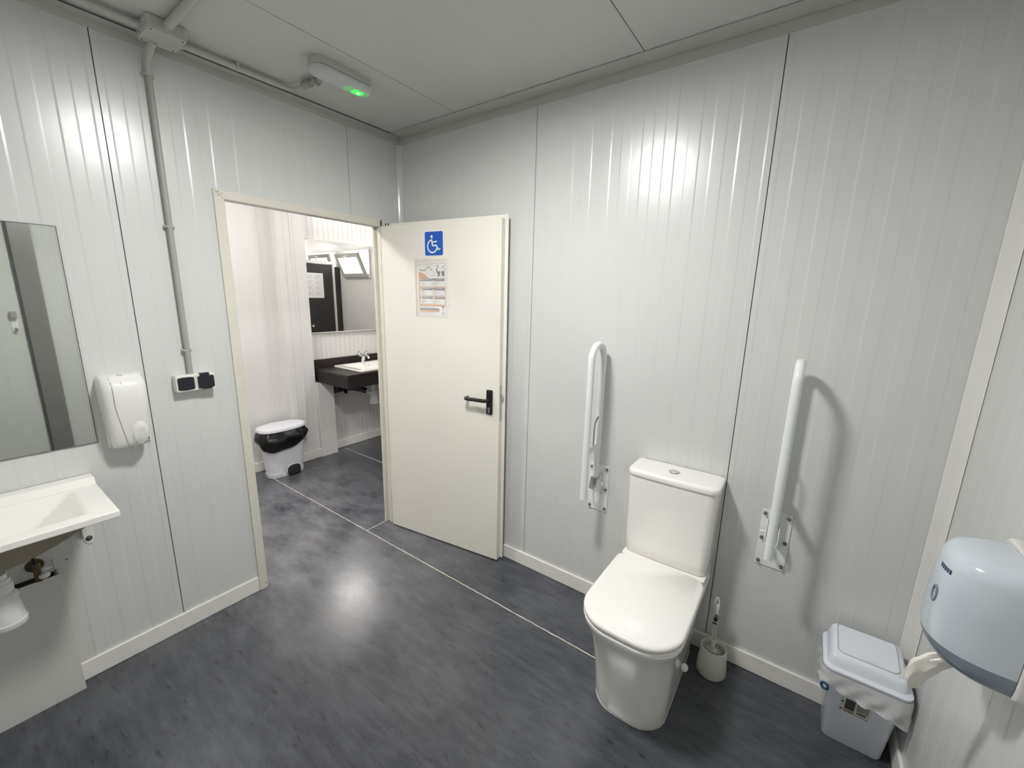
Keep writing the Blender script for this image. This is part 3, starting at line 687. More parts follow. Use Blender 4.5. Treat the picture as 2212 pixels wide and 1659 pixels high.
mb = MB(); mb.ball((2.515, -.160, .3815), .02, 14, 1.2, .3, .08); mb.build('flap_grip', 'binblue', flap)
# sticker on the front of the body (tilts with the taper)
def bf(x, z, off): return (x, -.150-(z-.006)*.1667-off, z)
mb = MB(); mb.loft([[bf(x, z, .0004) for x, z in ((2.464,.160),(2.544,.160),(2.544,.226),(2.464,.226))], [bf(x, z, .0009) for x, z in ((2.464,.160),(2.544,.160),(2.544,.226),(2.464,.226))]])
stk = mb.build('product_sticker', 'label', sb)
def stick(name, m, rects):
    mb = MB()
    for x0, x1, z0, z1 in rects: mb.loft([[bf(x, z, o_) for x, z in ((x0,z0),(x1,z0),(x1,z1),(x0,z1))] for o_ in (.0007, .0014)])
    mb.build(name, m, stk)
stick('sticker_photo', 'labeldark', [(2.477,2.503,.176,.223), (2.511,2.536,.173,.180), (2.466,2.473,.20,.208), (2.466,2.473,.166,.172)] + [(2.508,2.540,.186+k*.007,.189+k*.007) for k in range(5)])
stick('sticker_border', 'labelbrown', [(2.476,2.504,.162,.172), (2.508,2.543,.161,.164)])
# bag hanging over the rim
bag = thing('bin_liner', (2.515, -.115, .2), 'translucent white bag hanging over the rim of the swing bin', 'bin bag')
mb = MB(); outl = []
base_ = rrect(.236, .203, .034, 5, 2.5135, -.1165)
n_ = len(base_); dense = []
for i in range(n_):
    a, b = base_[i], base_[(i+1) % n_]; m_ = max(1, int(math.dist(a, b)/.008))
    for k in range(m_): dense.append((a[0]+(b[0]-a[0])*k/m_, a[1]+(b[1]-a[1])*k/m_))
rows = 9; rings = []
for j in range(rows+1):
    f = j/rows; ring = []
    for i, (x, y) in enumerate(dense):
        cx_, cy_ = 2.5135, -.1165
        dx, dy = x-cx_, y-cy_
        fx = min(1, max(0, (x-2.40)/.23))
        front = 1 if y < -.17 else 0
        hem = (.264-.036*fx-.016*max(0, fx-.8)*5) if y < -.05 else .262-.02*fx      # hem drops towards the right wall
        z = .324-(.324-hem)*f + .0022*math.sin(i*.35)*f
        s_ = 1+.012+.035*math.sin(PI*min(1, f*1.1))*(.5+.5*fx)-.02*f*(1-fx)
        nz = .006*f*math.sin(i*.9+j*.7)+.005*f*noise.noise((x*40, y*40, j*.7))
        l = math.hypot(dx, dy)
        px_ = cx_+dx*s_+dx/l*nz; py_ = cy_+dy*s_+dy/l*nz
        ring.append((min(px_, W-.004), min(py_, -.013 if z < .085 else -.002), z))
    rings.append(ring)
mb.loft(rings, False, False); skirt = mb.build('bag_skirt', 'bag', bag, smooth=80)
mb = MB(); mb.tube([(2.409+.009*math.cos(2*PI*k/18), -.222-.004*math.cos(2*PI*k/18), .262+.011*math.sin(2*PI*k/18)) for k in range(18)], .0042, 8, closed=True); mb.build('rolled_tie', 'tie', bag)

pt = thing('paper_towel', (2.55, -.62, .80), 'crumpled white paper tail pulled from the wall dispenser', 'paper towel')
mb = MB(); rings = []
A, B = Vector((2.556, -.648, .812)), Vector((2.510, -.602, .680))
for i in range(15):
    f = i/14; c = A.lerp(B, f); w_ = .014+.007*math.sin(f*PI)+.004*f; c += Vector((-.008, .004, .012))*math.sin(f*PI)
    d = (B-A).normalized(); u = d.cross(Vector((.3, -.9, .2))).normalized(); v_ = d.cross(u)
    ring = []
    for k in range(22):
        a = 2*PI*k/22; r_ = w_*(1+.30*noise.noise((math.cos(a)*2, math.sin(a)*2, f*4))+.12*math.sin(5*a+f*6))
        e_ = (.014*math.sin(3*a) if i == 14 else 0)
        ring.append(c+u*math.cos(a)*r_+v_*math.sin(a)*r_*.55+d*e_)
    rings.append(ring)
mb.loft(rings, True, False); mb.build('tail', 'tissue', pt, smooth=25)

# ------------------------------------------------------------------ paper dispenser on the right wall
dsp = thing('paper_dispenser', (W, -.634, .82), 'smoky blue centre-pull paper dispenser on the right wall', 'paper dispenser')
DYC, DHW = -.634, .1015
def dring(z, xf, hw, xb=2.61, n=28, sq=2.5):
    P = []
    for i in range(n+1):
        a = -PI/2+PI*i/n; ca, sa = math.cos(a), math.sin(a)
        P.append((xb-(xb-xf)*abs(ca)**(2/sq), DYC+hw*(1 if sa >= 0 else -1)*abs(sa)**(2/sq), z))
    return P+[(xb, DYC+hw*.5, z), (xb, DYC-hw*.5, z)]
mb = MB(); mb.loft([dring(.862, 2.492, .1010), dring(.90, 2.490, .1020), dring(.98, 2.493, .1015), dring(1.030, 2.497, .0995), dring(1.048, 2.503, .0965), dring(1.060, 2.514, .089), dring(1.066, 2.54, .07)])
cov = mb.build('cover', 'dispcover', dsp, smooth=60)
mb = MB(); mb.loft([dring(.815, 2.545, .078), dring(.819, 2.522, .090), dring(.828, 2.507, .0965), dring(.845, 2.496, .1000), dring(.8618, 2.4925, .1010)])
mb.build('lower_band', 'dispband', dsp, smooth=60)
mb = MB(); mb.prism(rrect(.212, .262, .02, 5, DYC, .942), lambda p: (2.611, p[0], p[1]), lambda p: (W, p[0], p[1])); mb.build('back_plate', 'dispback', dsp, bevel=.006, bseg=3)
def dsurf(z, a, out=.0006):
    r0 = dring(z, 2.497 if z > 1.0 else 2.4915, .0997); i = (a+PI/2)/PI*28; k = int(i); q = i-k
    p = Vector(r0[k]).lerp(Vector(r0[k+1]), q); c = Vector((2.56, DYC, z)); return p+(p-c).normalized()*out
mb = MB()
for k, (a0, a1) in enumerate(((-.42,-.36), (-.34,-.29), (-.27,-.215), (-.195,-.15), (-.13,-.085))):
    mb.strip([[dsurf(1.014+.0105*j/2, a0+(a1-a0)*i/3, .0012) for i in range(4)] for j in range(3)])
mb.build('logo_print', 'navy', dsp, solid=.0004)
mb = MB(); mb.tube([dsurf(.955+.018*math.sin(2*PI*k/16), -.20+.07*math.cos(2*PI*k/16), .0005) for k in range(16)], .0022, 8, closed=True); mb.build('key_lock', 'dispband', dsp)

# ------------------------------------------------------------------ soap dispenser
sd = thing('soap_dispenser', (0, -1.44, .93), 'white wall soap dispenser beside the mirror', 'soap dispenser')
SY = -1.445
def sring(z, xf, hw, rf, dy=0):
    return [(max(0.0, p[0]), p[1], z) for p in rrect(xf, 2*hw, (0.002, rf, rf, 0.002), 6, xf/2, SY+dy)]
prof = [(.945, .072, .050, .025), (.950, .082, .054, .030), (.965, .090, .0565, .032), (1.00, .098, .0590, .032), (1.06, .108, .0625, .032), (1.12, .114, .0650, .032), (1.175, .116, .0660, .032), (1.200, .112, .0655, .034), (1.218, .098, .0630, .036), (1.228, .072, .0590, .036), (1.232, .04, .054, .02)]
mb = MB(); mb.loft([sring(*p) for p in prof]); sbody = mb.build('cover', 'soap', sd, smooth=45)
mb = MB(); mb.box(0, .012, SY-.060, SY+.072, .938, 1.228); mb.build('back_plate', 'soap', sd, bevel=.004)
def sp(y, z, o_=.0008):
    ks = sorted(prof); 
    for a, b in zip(ks, ks[1:]):
        if a[0] <= z <= b[0]:
            f = (z-a[0])/(b[0]-a[0]); return (a[1]+(b[1]-a[1])*f+o_, y, z)
    return (.1, y, z)
mb = MB(); mb.tube([sp(SY-.038+.0*k, z, .0010) if z > 1.12 else sp(SY-.038+.026*((1.12-z)/.175)**1.2, z, .0006) for k, z in enumerate([1.226, 1.21, 1.19, 1.17, 1.15, 1.12, 1.09, 1.06, 1.03, 1.0, .97, .95])], .0012, 6); mb.build('cover_seam', 'soapseam', sd)
mb = MB(); rings = []
for f in (0, .35, .7, .9, 1.0):
    s_ = 1-.55*f if f < 1 else .38
    rings.append([sp(SY+.024+.026*(1-.35*f)*math.cos(2*PI*k/32), min(1.05, max(.951, 1.002-.012*f+.050*(1-.35*f)*math.sin(2*PI*k/32))), .0002+.007*math.sin(f*PI/2)) for k in range(32)])
mb.loft(rings, False, True); pb = mb.build('push_button', 'soap', sd, smooth=60)
mb = MB(); mb.tube([sp(SY+.022+.017*math.cos(a), .966+.010*math.sin(a), .0085) for a in [PI*(1+k/12) for k in range(13)]], .0018, 6); mb.build('button_mark', 'soapseam', pb)
mb = MB(); mb.cyl(sp(SY+.022, .973, .006), sp(SY+.022, .973, .010), .002, seg=8); mb.build('button_drop_mark', 'soapseam', pb)
mb = MB(); mb.box(.055, .062, SY-.009, SY+.006, 1.2285, 1.2325); mb.build('key_slot', 'soapseam', sd, bevel=.001)
mb = MB(); mb.tube([sp(SY-.010, 1.226, .0), sp(SY-.010, 1.21, .0004), sp(SY-.008, 1.2, .0004)], .001, 6); mb.build('key_line', 'soapseam', sd)
mb = MB(); mb.box(.075, .078, SY+.048, SY+.053, .962, .972); mb.build('level_window', 'hole', sd)

# ------------------------------------------------------------------ switch + socket, conduit, junction box
sw = thing('switch_and_socket', (0, -1.2, 1.12), 'surface double unit of black rocker switch and covered socket by the door', 'switch')
mb = MB(); mb.prism(rrect(.146, .074, .008, 5, -1.200, 1.162), lambda p: (0.0005, p[0], p[1]), lambda p: (.044, p[0], p[1]))
mb.build('housing', 'switchwhite', sw, bevel=.006, bseg=4)
def rocker(y0, y1, z0, z1, x0, x1, bulge):
    mb = MB(); rings = []
    for x_, s_ in ((x0, 1), (x1-.002, 1), (x1, .94)):
        rings.append([(x_ + 0, (y0+y1)/2+(p[0])*s_, (z0+z1)/2+p[1]*s_+ (0 if abs(p[1]) < 1e-6 else (bulge*(1-(2*p[0]/(y1-y0))**2))*(1 if p[1] > 0 else -1))) for p in [q for q in rr_dense(y1-y0, z1-z0, .005)]])
    mb.loft(rings); return mb
def rr_dense(w_, h_, r_):
    B = rrect(w_, h_, r_, 4); out = []
    for i in range(len(B)):
        a, b = B[i], B[(i+1) % len(B)]; m_ = max(1, int(math.dist(a, b)/.006))
        for k in range(m_): out.append((a[0]+(b[0]-a[0])*k/m_, a[1]+(b[1]-a[1])*k/m_))
    return out
rocker(-1.2665, -1.207, 1.136, 1.187, .043, .048, .003).build('rocker', 'switchblack', sw, smooth=40)
mb = rocker(-1.195, -1.1345, 1.136, 1.188, .043, .054, .001); sc = mb.build('socket_cover', 'switchblack', sw, smooth=40)
mb = MB(); mb.box(.030, .0505, -1.186, -1.150, 1.186, 1.2015); mb.build('cover_hinge', 'switchblack', sc, bevel=.002)
mb = MB(); mb.box(.044, .0525, -1.181, -1.146, 1.129, 1.138); mb.build('cover_lip', 'switchblack', sc, bevel=.002)
mb = MB(); mb.box(.036, .05, -1.146, -1.128, 1.126, 1.131); mb.build('cover_latch', 'switchwhite', sc, bevel=.0015)

vc = thing('wall_conduit', (.017, -1.2095, 1.2), 'grey vertical conduit dropping to the switch', 'conduit')
mb = MB(); mb.tube([(.017, -1.2095, 1.192), (.017, -1.2095, 1.8), (.018, -1.2085, 2.37)], .0105, 18); mb.build('pipe', 'pvc', vc)
mb = MB(); mb.tube([(.018, -1.2085, 2.355), (.022, -1.207, 2.40), (.05, -1.204, 2.432), (.085, -1.20, 2.452)], [.0125, .0125, .0125, .0125], 18); mb.build('elbow', 'pvcceil', vc)
for z_ in (2.355, 1.808, 1.302):
    mb = MB(); mb.box(.0015, .012, -1.2265, -1.1925, z_-.008, z_+.008)
    mb.tube([(.012, -1.2240, z_), (.021, -1.2225, z_), (.027, -1.2165, z_)], .0045, 8); mb.tube([(.012, -1.1950, z_), (.021, -1.1965, z_), (.025, -1.2005, z_)], .0045, 8)
    mb.build('clip', 'pvcceil', vc, bevel=.001)
jb = thing('junction_box', (.13, -1.185, 2.44), 'grey square junction box in the ceiling corner above the switch', 'junction box')
mb = MB(); mb.prism(rrect(.135, .118, .012, 4, .1325, -1.186), lambda p: (p[0], p[1], CEIL-.0005), lambda p: (p[0], p[1], 2.450)); mb.build('box', 'pvcceil', jb, bevel=.003)
mb = MB(); mb.prism(rrect(.131, .114, .012, 4, .1325, -1.186), lambda p: (p[0], p[1], 2.450), lambda p: (p[0], p[1], 2.4465)); lid_ = mb.build('lid', 'pvcceil', jb, bevel=.001)
for (x_, y_) in ((.081, -1.232), (.185, -1.14), (.081, -1.14), (.185, -1.232)):
    mb = MB(); mb.box(x_-.006, x_+.006, y_-.0015, y_+.0015, 2.4458, 2.4470); mb.build('lid_screw', 'seam', lid_)
for nm, p0, p1 in (('near', (.125, -1.252, 2.470), (.125, -1.243, 2.470)), ('far', (.105, -1.13, 2.470), (.105, -1.116, 2.470)), ('room', (.198, -1.185, 2.470), (.210, -1.185, 2.470))):
    mb = MB(); mb.cyl(p0, p1, .0165, seg=20); mb.build('gland', 'pvcceil', jb)
def conduit(name, pts, r, label, m='pvcceil', clips=()):
    c = thing(name, pts[0], label, 'conduit'); mb = MB(); mb.tube(pts, r, 18); mb.build('pipe', m, c)
    for (x_, y_) in clips:
        mb = MB(); mb.box(x_-.016, x_+.016, y_-.006, y_+.006, CEIL-.012, CEIL-.0005); mb.tube([(x_+.014, y_, CEIL-.008), (x_+.0145, y_, 2.468), (x_+.010, y_, 2.461)], .004, 8); mb.tube([(x_-.014, y_, CEIL-.008), (x_-.0145, y_, 2.468), (x_-.010, y_, 2.461)], .004, 8)
        mb.build('clip', m, c, bevel=.001)
    return c
conduit('ceiling_conduit', [(.125, -1.246, 2.470), (.125, -1.7, 2.470), (.125, YF+.01, 2.470)], .0125, 'grey conduit running left along the ceiling edge from the junction box')
conduit('ceiling_conduit', [(.21, -1.185, 2.472), (.7, -1.185, 2.472), (1.16, -1.185, 2.472)], .0145, 'grey conduit crossing the ceiling from the junction box into the room')
rc = conduit('ceiling_conduit', [(.105, -1.118, 2.470), (.105, -.9, 2.470), (.105, -.745, 2.470)], .0125, 'grey conduit running from the junction box towards the emergency light', clips=[(.105, -.93)])
mb = MB(); mb.tube([(.105, -.75, 2.470), (.1055, -.733, 2.470), (.109, -.716, 2.470), (.118, -.704, 2.470), (.134, -.697, 2.470), (.16, -.694, 2.470), (.20, -.693, 2.470)], .0088, 14); mb.build('flexible_sleeve', 'pvcceil', rc)

# ------------------------------------------------------------------ emergency light
em = thing('emergency_light', (.42, -.655, CEIL), 'slim grey emergency light on the ceiling with a glowing green dot', 'emergency light')
def ering(z, w_, l_, r_, cx=.418): return [(p[0], p[1], z) for p in rrect(w_, l_, r_, 7, cx, -.652)]
mb = MB(); mb.loft([ering(CEIL-.0005, .092, .262, .036), ering(2.463, .096, .268, .038), ering(2.460, .096, .268, .038)]); mb.build('base', 'housing', em, smooth=40)
mb = MB(); mb.loft([ering(2.4598, .088, .256, .035), ering(2.457, .098, .272, .039), ering(2.448, .096, .268, .039), ering(2.438, .084, .252, .034), ering(2.434, .064, .225, .026)]); mb.build('diffuser', 'diffuser', em, smooth=40)
mb = MB(); mb.prism(rrect(.040, .050, .012, 5, .416, -.572), lambda p: (p[0], p[1], 2.4345), lambda p: (p[0], p[1], 2.4330)); led = mb.build('status_led', 'greenled', em, bevel=.0007)
mb = MB(); mb.ball((.416, -.568, 2.4325), .007, 12, 1, 1, .4); mb.build('led_core', 'ledcore', led)
mb = MB(); mb.loft([ering(2.4345, .0, .0, .0)[:0] or [(p[0], p[1], z_) for p in rrect(w_, l_, r_, 6, .416, -.582)] for z_, w_, l_, r_ in ((2.4365, .066, .118, .026), (2.4336, .060, .108, .024))]); mb.build('lit_lens', 'ledglow', em, smooth=50)
mb = MB(); mb.cyl((.192, -.693, 2.470), (.245, -.689, 2.470), .0155, seg=18); mb.cyl((.245, -.689, 2.470), (.374, -.675, 2.472), .0115, .0115, 16); mb.cyl((.275, -.686, 2.470), (.292, -.684, 2.470), .019, seg=6); mb.build('cable_gland', 'pvc', em, smooth=30)

# ------------------------------------------------------------------ mirror and basin on the left wall
mr = thing('wall_mirror', (0, -1.85, .97), 'frameless wall mirror above the basin at left', 'mirror')
mb = MB(); mb.box(.0015, .0055, -2.165, -1.531, .970, 1.767); mb.build('backing', 'mirroredge', mr)
mb = MB(); mb.face([mb.v(p) for p in ((.0060, -2.163, .9725), (.0060, -1.5335, .9725), (.0060, -1.5335, 1.7645), (.0060, -2.163, 1.7645))]); mb.build('glass', 'mirror', mr)

bs = thing('wash_basin', (0, -1.87, .80), 'white wall-hung wash basin under the left mirror', 'wash basin')
# outer corners from the photo: right side y=-1.567, front x=.40, deck z=.83
BZ, BR, BL, BF = .832, -1.566, -2.17, .402
nx, ny = 40, 60
def deck(x, y):
    """basin top surface: raised back ledge, bowl with a rounded box plan, diagonal corner facets"""
    u = (y-(BL+BR)/2)/((BR-BL)/2); z = BZ
    led = max(0, min(1, (.070-x)/.012)); z += .022*led
    # bowl
    bx0, bx1 = .098, .352; hy = .232
    cy_ = (BL+BR)/2
    ex = min(x-bx0, bx1-x); ey = hy-abs(y-cy_)
    if ex > 0 and ey > 0:
        dx_ = min(1, ex/.105); dy_ = min(1, ey/.225)
        d_ = 1-(1-dx_)**1.5; e_ = 1-(1-dy_)**1.55
        z -= .128*min(d_, e_)
    # bevel to the rim
    return z
mb = MB(); grid = []
xs = [.004+(BF-.004)*i/nx for i in range(nx+1)]; ys = [BL+(BR-BL)*j/ny for j in range(ny+1)]
rings = [[(x, y, deck(x, y)) for x in xs] for y in ys]
mb.strip(rings)
rim = [(xs[-1], y) for y in ys]
# side skirts (edge thickness)
edge = [(x, BR) for x in xs] + [(BF, y) for y in reversed(ys[:-1])] + [(x, BL) for x in reversed(xs[:-1])]
mb.strip([[(x, y, deck(x, y)) for x, y in edge], [(x, y, BZ-.024) for x, y in edge], [((x-.2)*.93+.195, (y+1.868)*.955-1.868, BZ-.026) for x, y in edge]])
bmesh.ops.remove_doubles(mb.bm, verts=mb.bm.verts, dist=1e-5)
top = mb.build('basin_top', 'ceramic', bs, bevel=.004, bseg=3, smooth=50)
cyb = (BL+BR)/2
mb = MB(); us = [.080+(.372-.080)*i/24 for i in range(25)]; vs = [cyb-.252+.504*j/36 for j in range(37)]
mb.strip([[(x, y, min(BZ-.026, deck(max(.099, min(.351, .225+(x-.226)*.87)), cyb+(y-cyb)*.921)-.020)) for x in us] for y in vs])
mb.build('bowl_underside', 'basinunder', bs, smooth=60)
t = thing('basin_bracket', (.01, -1.605, .6), 'cream steel bracket under the right end of the wash basin', 'bracket')
mb = MB(); mb.prism([(-1.625, .655), (-1.588, .655), (-1.592, .590), (-1.598, .574), (-1.607, .569), (-1.616, .574), (-1.621, .59)], lambda p: (.0005, p[0], p[1]+.0), lambda p: (.0045, p[0], p[1]))
mb.box(.0005, .0045, -1.625, -1.588, .655, .79)
plt = mb.build('wall_tab', 'switchwhite', t, bevel=.001)
mb = MB(); mb.prism([(.0045, .60), (.0045, .79), (.09, .79), (.085, .77), (.03, .66)], lambda p: (p[0], -1.626, p[1]), lambda p: (p[0], -1.6235, p[1])); mb.build('gusset', 'pvc', t)
mb = MB(); mb.lathe([(.010, 0), (.010, .002), (.0065, .003), (.0065, .006), (.003, .008)], (.0045, -1.607, .594), 12, axis='x'); mb.build('bolt', 'screw', t)
tr_ = thing('basin_trap', (.235, -1.835, .5), 'white plastic bottle trap under the left basin', 'drain trap')
cx_, cy_ = .235, -1.843
mb = MB(); mb.lathe([(.0, .672), (.021, .672), (.021, .655), (.027, .655), (.027, .640), (.030, .640), (.030, .615), (.024, .612), (.024, .60)], (cx_, cy_, 0), 28); mb.build('tailpipe', 'tubwhite', tr_, smooth=40)
mb = MB(); mb.lathe([(.026, .606), (.035, .600), (.036, .585), (.032, .584), (.034, .575), (.041, .520), (.0415, .512)], (cx_, cy_, 0), 32); mb.build('bottle', 'tubwhite', tr_, smooth=40)
mb = MB(); mb.lathe([(.0405, .512), (.0440, .510), (.0440, .494), (.0410, .490), (.02, .488)], (cx_, cy_, 0), 32); mb.build('bottom_cup', 'tubwhite', tr_, smooth=40)
mb = MB(); mb.tube([(cx_-.03, cy_, .592), (.10, cy_, .592), (.062, cy_, .592)], .016, 16); mb.build('outlet_pipe', 'tubwhite', tr_)
vv = thing('angle_valve', (.012, -1.755, .555), 'tarnished brass shut-off valve half hidden behind the left basin trap', 'valve')
mb = MB(); mb.tube([(.0005, -1.755, .555), (.09, -1.755, .555)], .009, 12); mb.tube([(.085, -1.755, .530), (.085, -1.755, .600)], .010, 12); mb.cyl((.0005, -1.755, .555), (.004, -1.755, .555), .024, seg=20); mb.build('valve_body', 'brass', vv)
mb = MB(); mb.tube([(.085, -1.755, .60), (.084, -1.762, .64), (.080, -1.775, .68)], .006, 10); mb.build('supply_hose', 'black', vv)
mb = MB(); mb.ball((.102, -1.742, .552), .015, 12, 1, 1, .7); mb.box(.095, .104, -1.742, -1.720, .570, .580); mb.build('valve_handle', 'tubwhite', vv, bevel=.001)
pbx = thing('pipe_boxing', (.03, -1.9, 0), 'pale boxing panel hiding the pipes under the left basin', 'pipe boxing')
mb = MB(); mb.box(.052, .058, -2.16, -1.702, 0, .514); mb.build('front_panel', 'boxing', pbx, bevel=.001)
mb = MB(); mb.box(.0015, .0035, -1.712, -1.656, 0.082, .558); mb.box(.0035, .052, -1.708, -1.702, 0, .514); mb.build('edge_profile', 'boxing', pbx, bevel=.0008)
mb = MB(); mb.cyl((.0035, -1.676, .538), (.0055, -1.676, .538), .003, seg=10); mb.build('screw', 'screw', pbx)
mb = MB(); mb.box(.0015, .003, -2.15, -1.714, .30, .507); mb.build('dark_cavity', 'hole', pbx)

# ------------------------------------------------------------------ washroom things
mr = thing('washroom_mirror', (FX, .95, 1.19), 'large frameless mirror above the dark washroom counter', 'mirror')
mb = MB(); mb.box(FX+.004, FX+.028, .193, 1.95, 1.187, 2.032); mb.build('backing', 'upvc', mr)
mb = MB(); mb.face([mb.v(p) for p in ((FX+.0285, .195, 1.194), (FX+.0285, 1.948, 1.194), (FX+.0285, 1.948, 2.029), (FX+.0285, .195, 2.029))]); mb.build('glass', 'mirrorclean', mr)

ct = thing('vanity_counter', (FX, .9, .73), 'dark brown wall-hung washroom counter with deep apron', 'counter')
mb = MB()
def cring(x0, x1, y0, y1, z, r): return [(p[0], p[1], z) for p in rrect(x1-x0, y1-y0, r, 4, (x0+x1)/2, (y0+y1)/2)]
mb.loft([cring(FX+.004, -1.012, .200, 1.95, .838, .002), cring(FX+.004, -1.012, .200, 1.95, .855, .002), cring(-1.485, -1.07, .38, 1.005, .855, .02), cring(-1.485, -1.07, .38, 1.005, .838, .02)], False, False, closed=True)
mb.build('top', 'wenge', ct)
mb = MB(); mb.box(-1.030, -1.014, .202, 1.95, .733, .838); mb.build('front_apron', 'counterside', ct, bevel=.001)
mb = MB(); mb.box(FX+.02, -1.030, .202, .218, .733, .838); mb.build('side_apron', 'counterside', ct, bevel=.001)
mb = MB(); mb.box(FX+.004, FX+.022, .197, 1.95, .855, .936); mb.box(FX+.004, FX+.022, .190, .202, .733, .855); mb.build('upstand', 'wenge', ct, bevel=.002)
mb = MB(); mb.box(FX+.03, -1.09, .339, .347, .70, .80); mb.box(-1.468, -1.40, .339, .345, .63, .75); mb.build('support_bracket', 'black', ct)
vb = thing('vanity_basin', (-1.28, .75, .855), 'white drop-in basin set into the dark washroom counter', 'wash basin')
mb = MB(); x0, x1, y0, y1 = -1.50, -1.055, .365, 1.02
rings = []
for ins, z_ in ((.004, .8555), (0, .859), (0, .869), (.004, .8735), (.050, .8735)): rings.append([(p[0], p[1], z_) for p in rrect(x1-x0-2*ins, y1-y0-2*ins, .02, 4, (x0+x1)/2, (y0+y1)/2)])
for ins, z_ in ((.055, .871), (.085, .835), (.13, .79), (.18, .778)): rings.append([(p[0]+.012, p[1], z_) for p in rrect(max(.05, x1-x0-2*ins), y1-y0-2*ins, .02, 4, (x0+x1)/2, (y0+y1)/2)])
mb.loft(rings, False, True); vbb = mb.build('bowl', 'ceramic', vb, smooth=40)
mb = MB(); mb.lathe([(.013, 0), (.013, .004), (.009, .006), (.004, .001)], (-1.412, .70, .838), 16, axis='x'); mb.build('overflow_ring', 'steel', vb)
tp = thing('basin_tap', (-1.46, .675, .87), 'chrome two-handle tap on the washroom basin', 'tap')
mb = MB(); mb.lathe([(.026, 0), (.026, .006), (.022, .012), (.022, .030)], (-1.468, .672, .8735), 20)
mb.tube([(-1.468, .672, .895), (-1.462, .672, .925), (-1.445, .672, .950), (-1.415, .672, .955), (-1.38, .672, .942), (-1.365, .672, .925)], [.022, .021, .019, .016, .013, .011], 16); mb.build('body', 'chrome', tp, smooth=50)
for sy in (-1, 1):
    mb = MB(); c = (-1.462, .672+sy*.042, .965); mb.cyl((-1.465, .672+sy*.012, .935), c, .010, .009, 12)
    for a in (0, PI/2): 
        d = Vector((math.cos(a), 0, math.sin(a)))*.026; mb.cyl(Vector(c)-d, Vector(c)+d, .0075, seg=10)
    mb.ball(c, .016, 12); mb.build('tap_handle', 'chrome', tp, smooth=50)
vt = thing('vanity_trap', (-1.31, .66, .47), 'grey-white bottle trap hanging below the washroom counter', 'drain trap')
cx_, cy_ = -1.30, .665
mb = MB(); mb.lathe([(.0, .76), (.022, .76), (.022, .70), (.028, .70), (.028, .685), (.024, .684), (.024, .60)], (cx_, cy_, 0), 24); mb.build('tailpipe', 'tubwhite', vt, smooth=40)
mb = MB(); mb.lathe([(.028, .605), (.034, .60), (.035, .575), (.045, .495), (.049, .492), (.049, .474), (.02, .470)], (cx_, cy_, 0), 24); mb.build('bottle', 'tubwhite', vt, smooth=40)
mb = MB(); mb.tube([(cx_-.03, cy_-.005, .575), (cx_-.06, cy_-.02, .582)], .02, 14); mb.build('outlet', 'tubwhite', vt)
dp_ = thing('drain_pipe', (-1.45, .5, .6), 'black drain pipe running below the washroom counter', 'pipe')
mb = MB(); mb.tube([(cx_-.082, cy_-.030, .592), (-1.41, .60, .612), (-1.47, .52, .635), (-1.49, .42, .632), (-1.49, .345, .628)], .030, 16)
mb.tube([(-1.50, .56, .655), (-1.50, .75, .685), (-1.50, 1.5, .69)], .028, 14); mb.build('pipe', 'black', dp_)
mb = MB(); mb.cyl((-1.465, .455, .63), (-1.44, .445, .59), .016, seg=12); mb.build('branch', 'black', dp_)
wb = thing('washroom_pipe_boxing', (-1.5, .25, 0), 'pale upright boxing panel below the left end of the washroom counter', 'pipe boxing')
mb = MB(); mb.box(FX+.013, -1.470, .176, .337, 0, .730); mb.build('panel', 'wallfar', wb, bevel=.002)
mb = MB(); mb.box(-1.4700, -1.4675, .174, .182, 0, .730); mb.build('edge_strip', 'trimwhite', wb)

# pedal bin with black bag
pbn = thing('pedal_bin', (-1.38, -.215, 0), 'white oval pedal bin with black bag against the washroom wall', 'bin')
PC = (-1.385, -.222)
def oval(hx, hy, z, n=48, c=PC):     # stadium: long axis y
    P = []
    for k in range(n):
        a = 2*PI*k/n; ca, sa = math.cos(a), math.sin(a); e = 2/2.7
        P.append((c[0]+hx*(1 if ca >= 0 else -1)*abs(ca)**e, c[1]+hy*(1 if sa >= 0 else -1)*abs(sa)**e, z))
    return P
secs = [(.088, .146, 0), (.090, .148, .004), (.0905, .1485, .040), (.088, .146, .041), (.092, .152, .12), (.100, .168, .30), (.104, .174, .365)]
mb = MB(); rings = [oval(*s_) for s_ in secs]; n_ = 48
# pedal arch: leave out the faces of the front (towards +x) within an arch
R_ = [[mb.v(p) for p in r] for r in rings]
dense_z = [s_[2] for s_ in secs]
for a in range(len(R_)-1):
    for i in range(n_):
        q = [R_[a][i], R_[a][(i+1) % n_], R_[a+1][(i+1) % n_], R_[a+1][i]]
        cz = sum(v_.co.z for v_ in q)/4; cyq = sum(v_.co.y for v_ in q)/4; cxq = sum(v_.co.x for v_ in q)/4
        if cxq > PC[0]+.03 and abs(cyq-(PC[1]+.035)) < .052 and cz < .045: continue
        mb.face(q)
mb.face(R_[0][::-1])
bmesh.ops.delete(mb.bm, geom=[f for f in mb.bm.faces if len(f.verts) > 4], context='FACES')
pbody = mb.build('body', 'pedalbin', pbn, smooth=40, solid=.003)
mb = MB()
arch = [(-.058, 0), (-.057, .05)] + [(.055*math.cos(a)*1.02, .06+.036*math.sin(a)) for a in [PI-PI*k/10 for k in range(11)]] + [(.057, .05), (.058, 0)]
mb.tube([(PC[0]+.094-.55*abs(p[0])**2*8*.4, PC[1]+.035+p[0], p[1]) for p in arch], .004, 8); mb.build('arch_rim', 'pedalbin', pbody)
mb = MB(); mb.prism([(PC[1]+.035+p[0]*.97, p[1]*.98+.001) for p in arch], lambda p: (PC[0]+.0895-.0, p[0], p[1]), lambda p: (PC[0]+.0955, p[0], p[1])); mb.build('pedal_recess', 'hole', pbody)
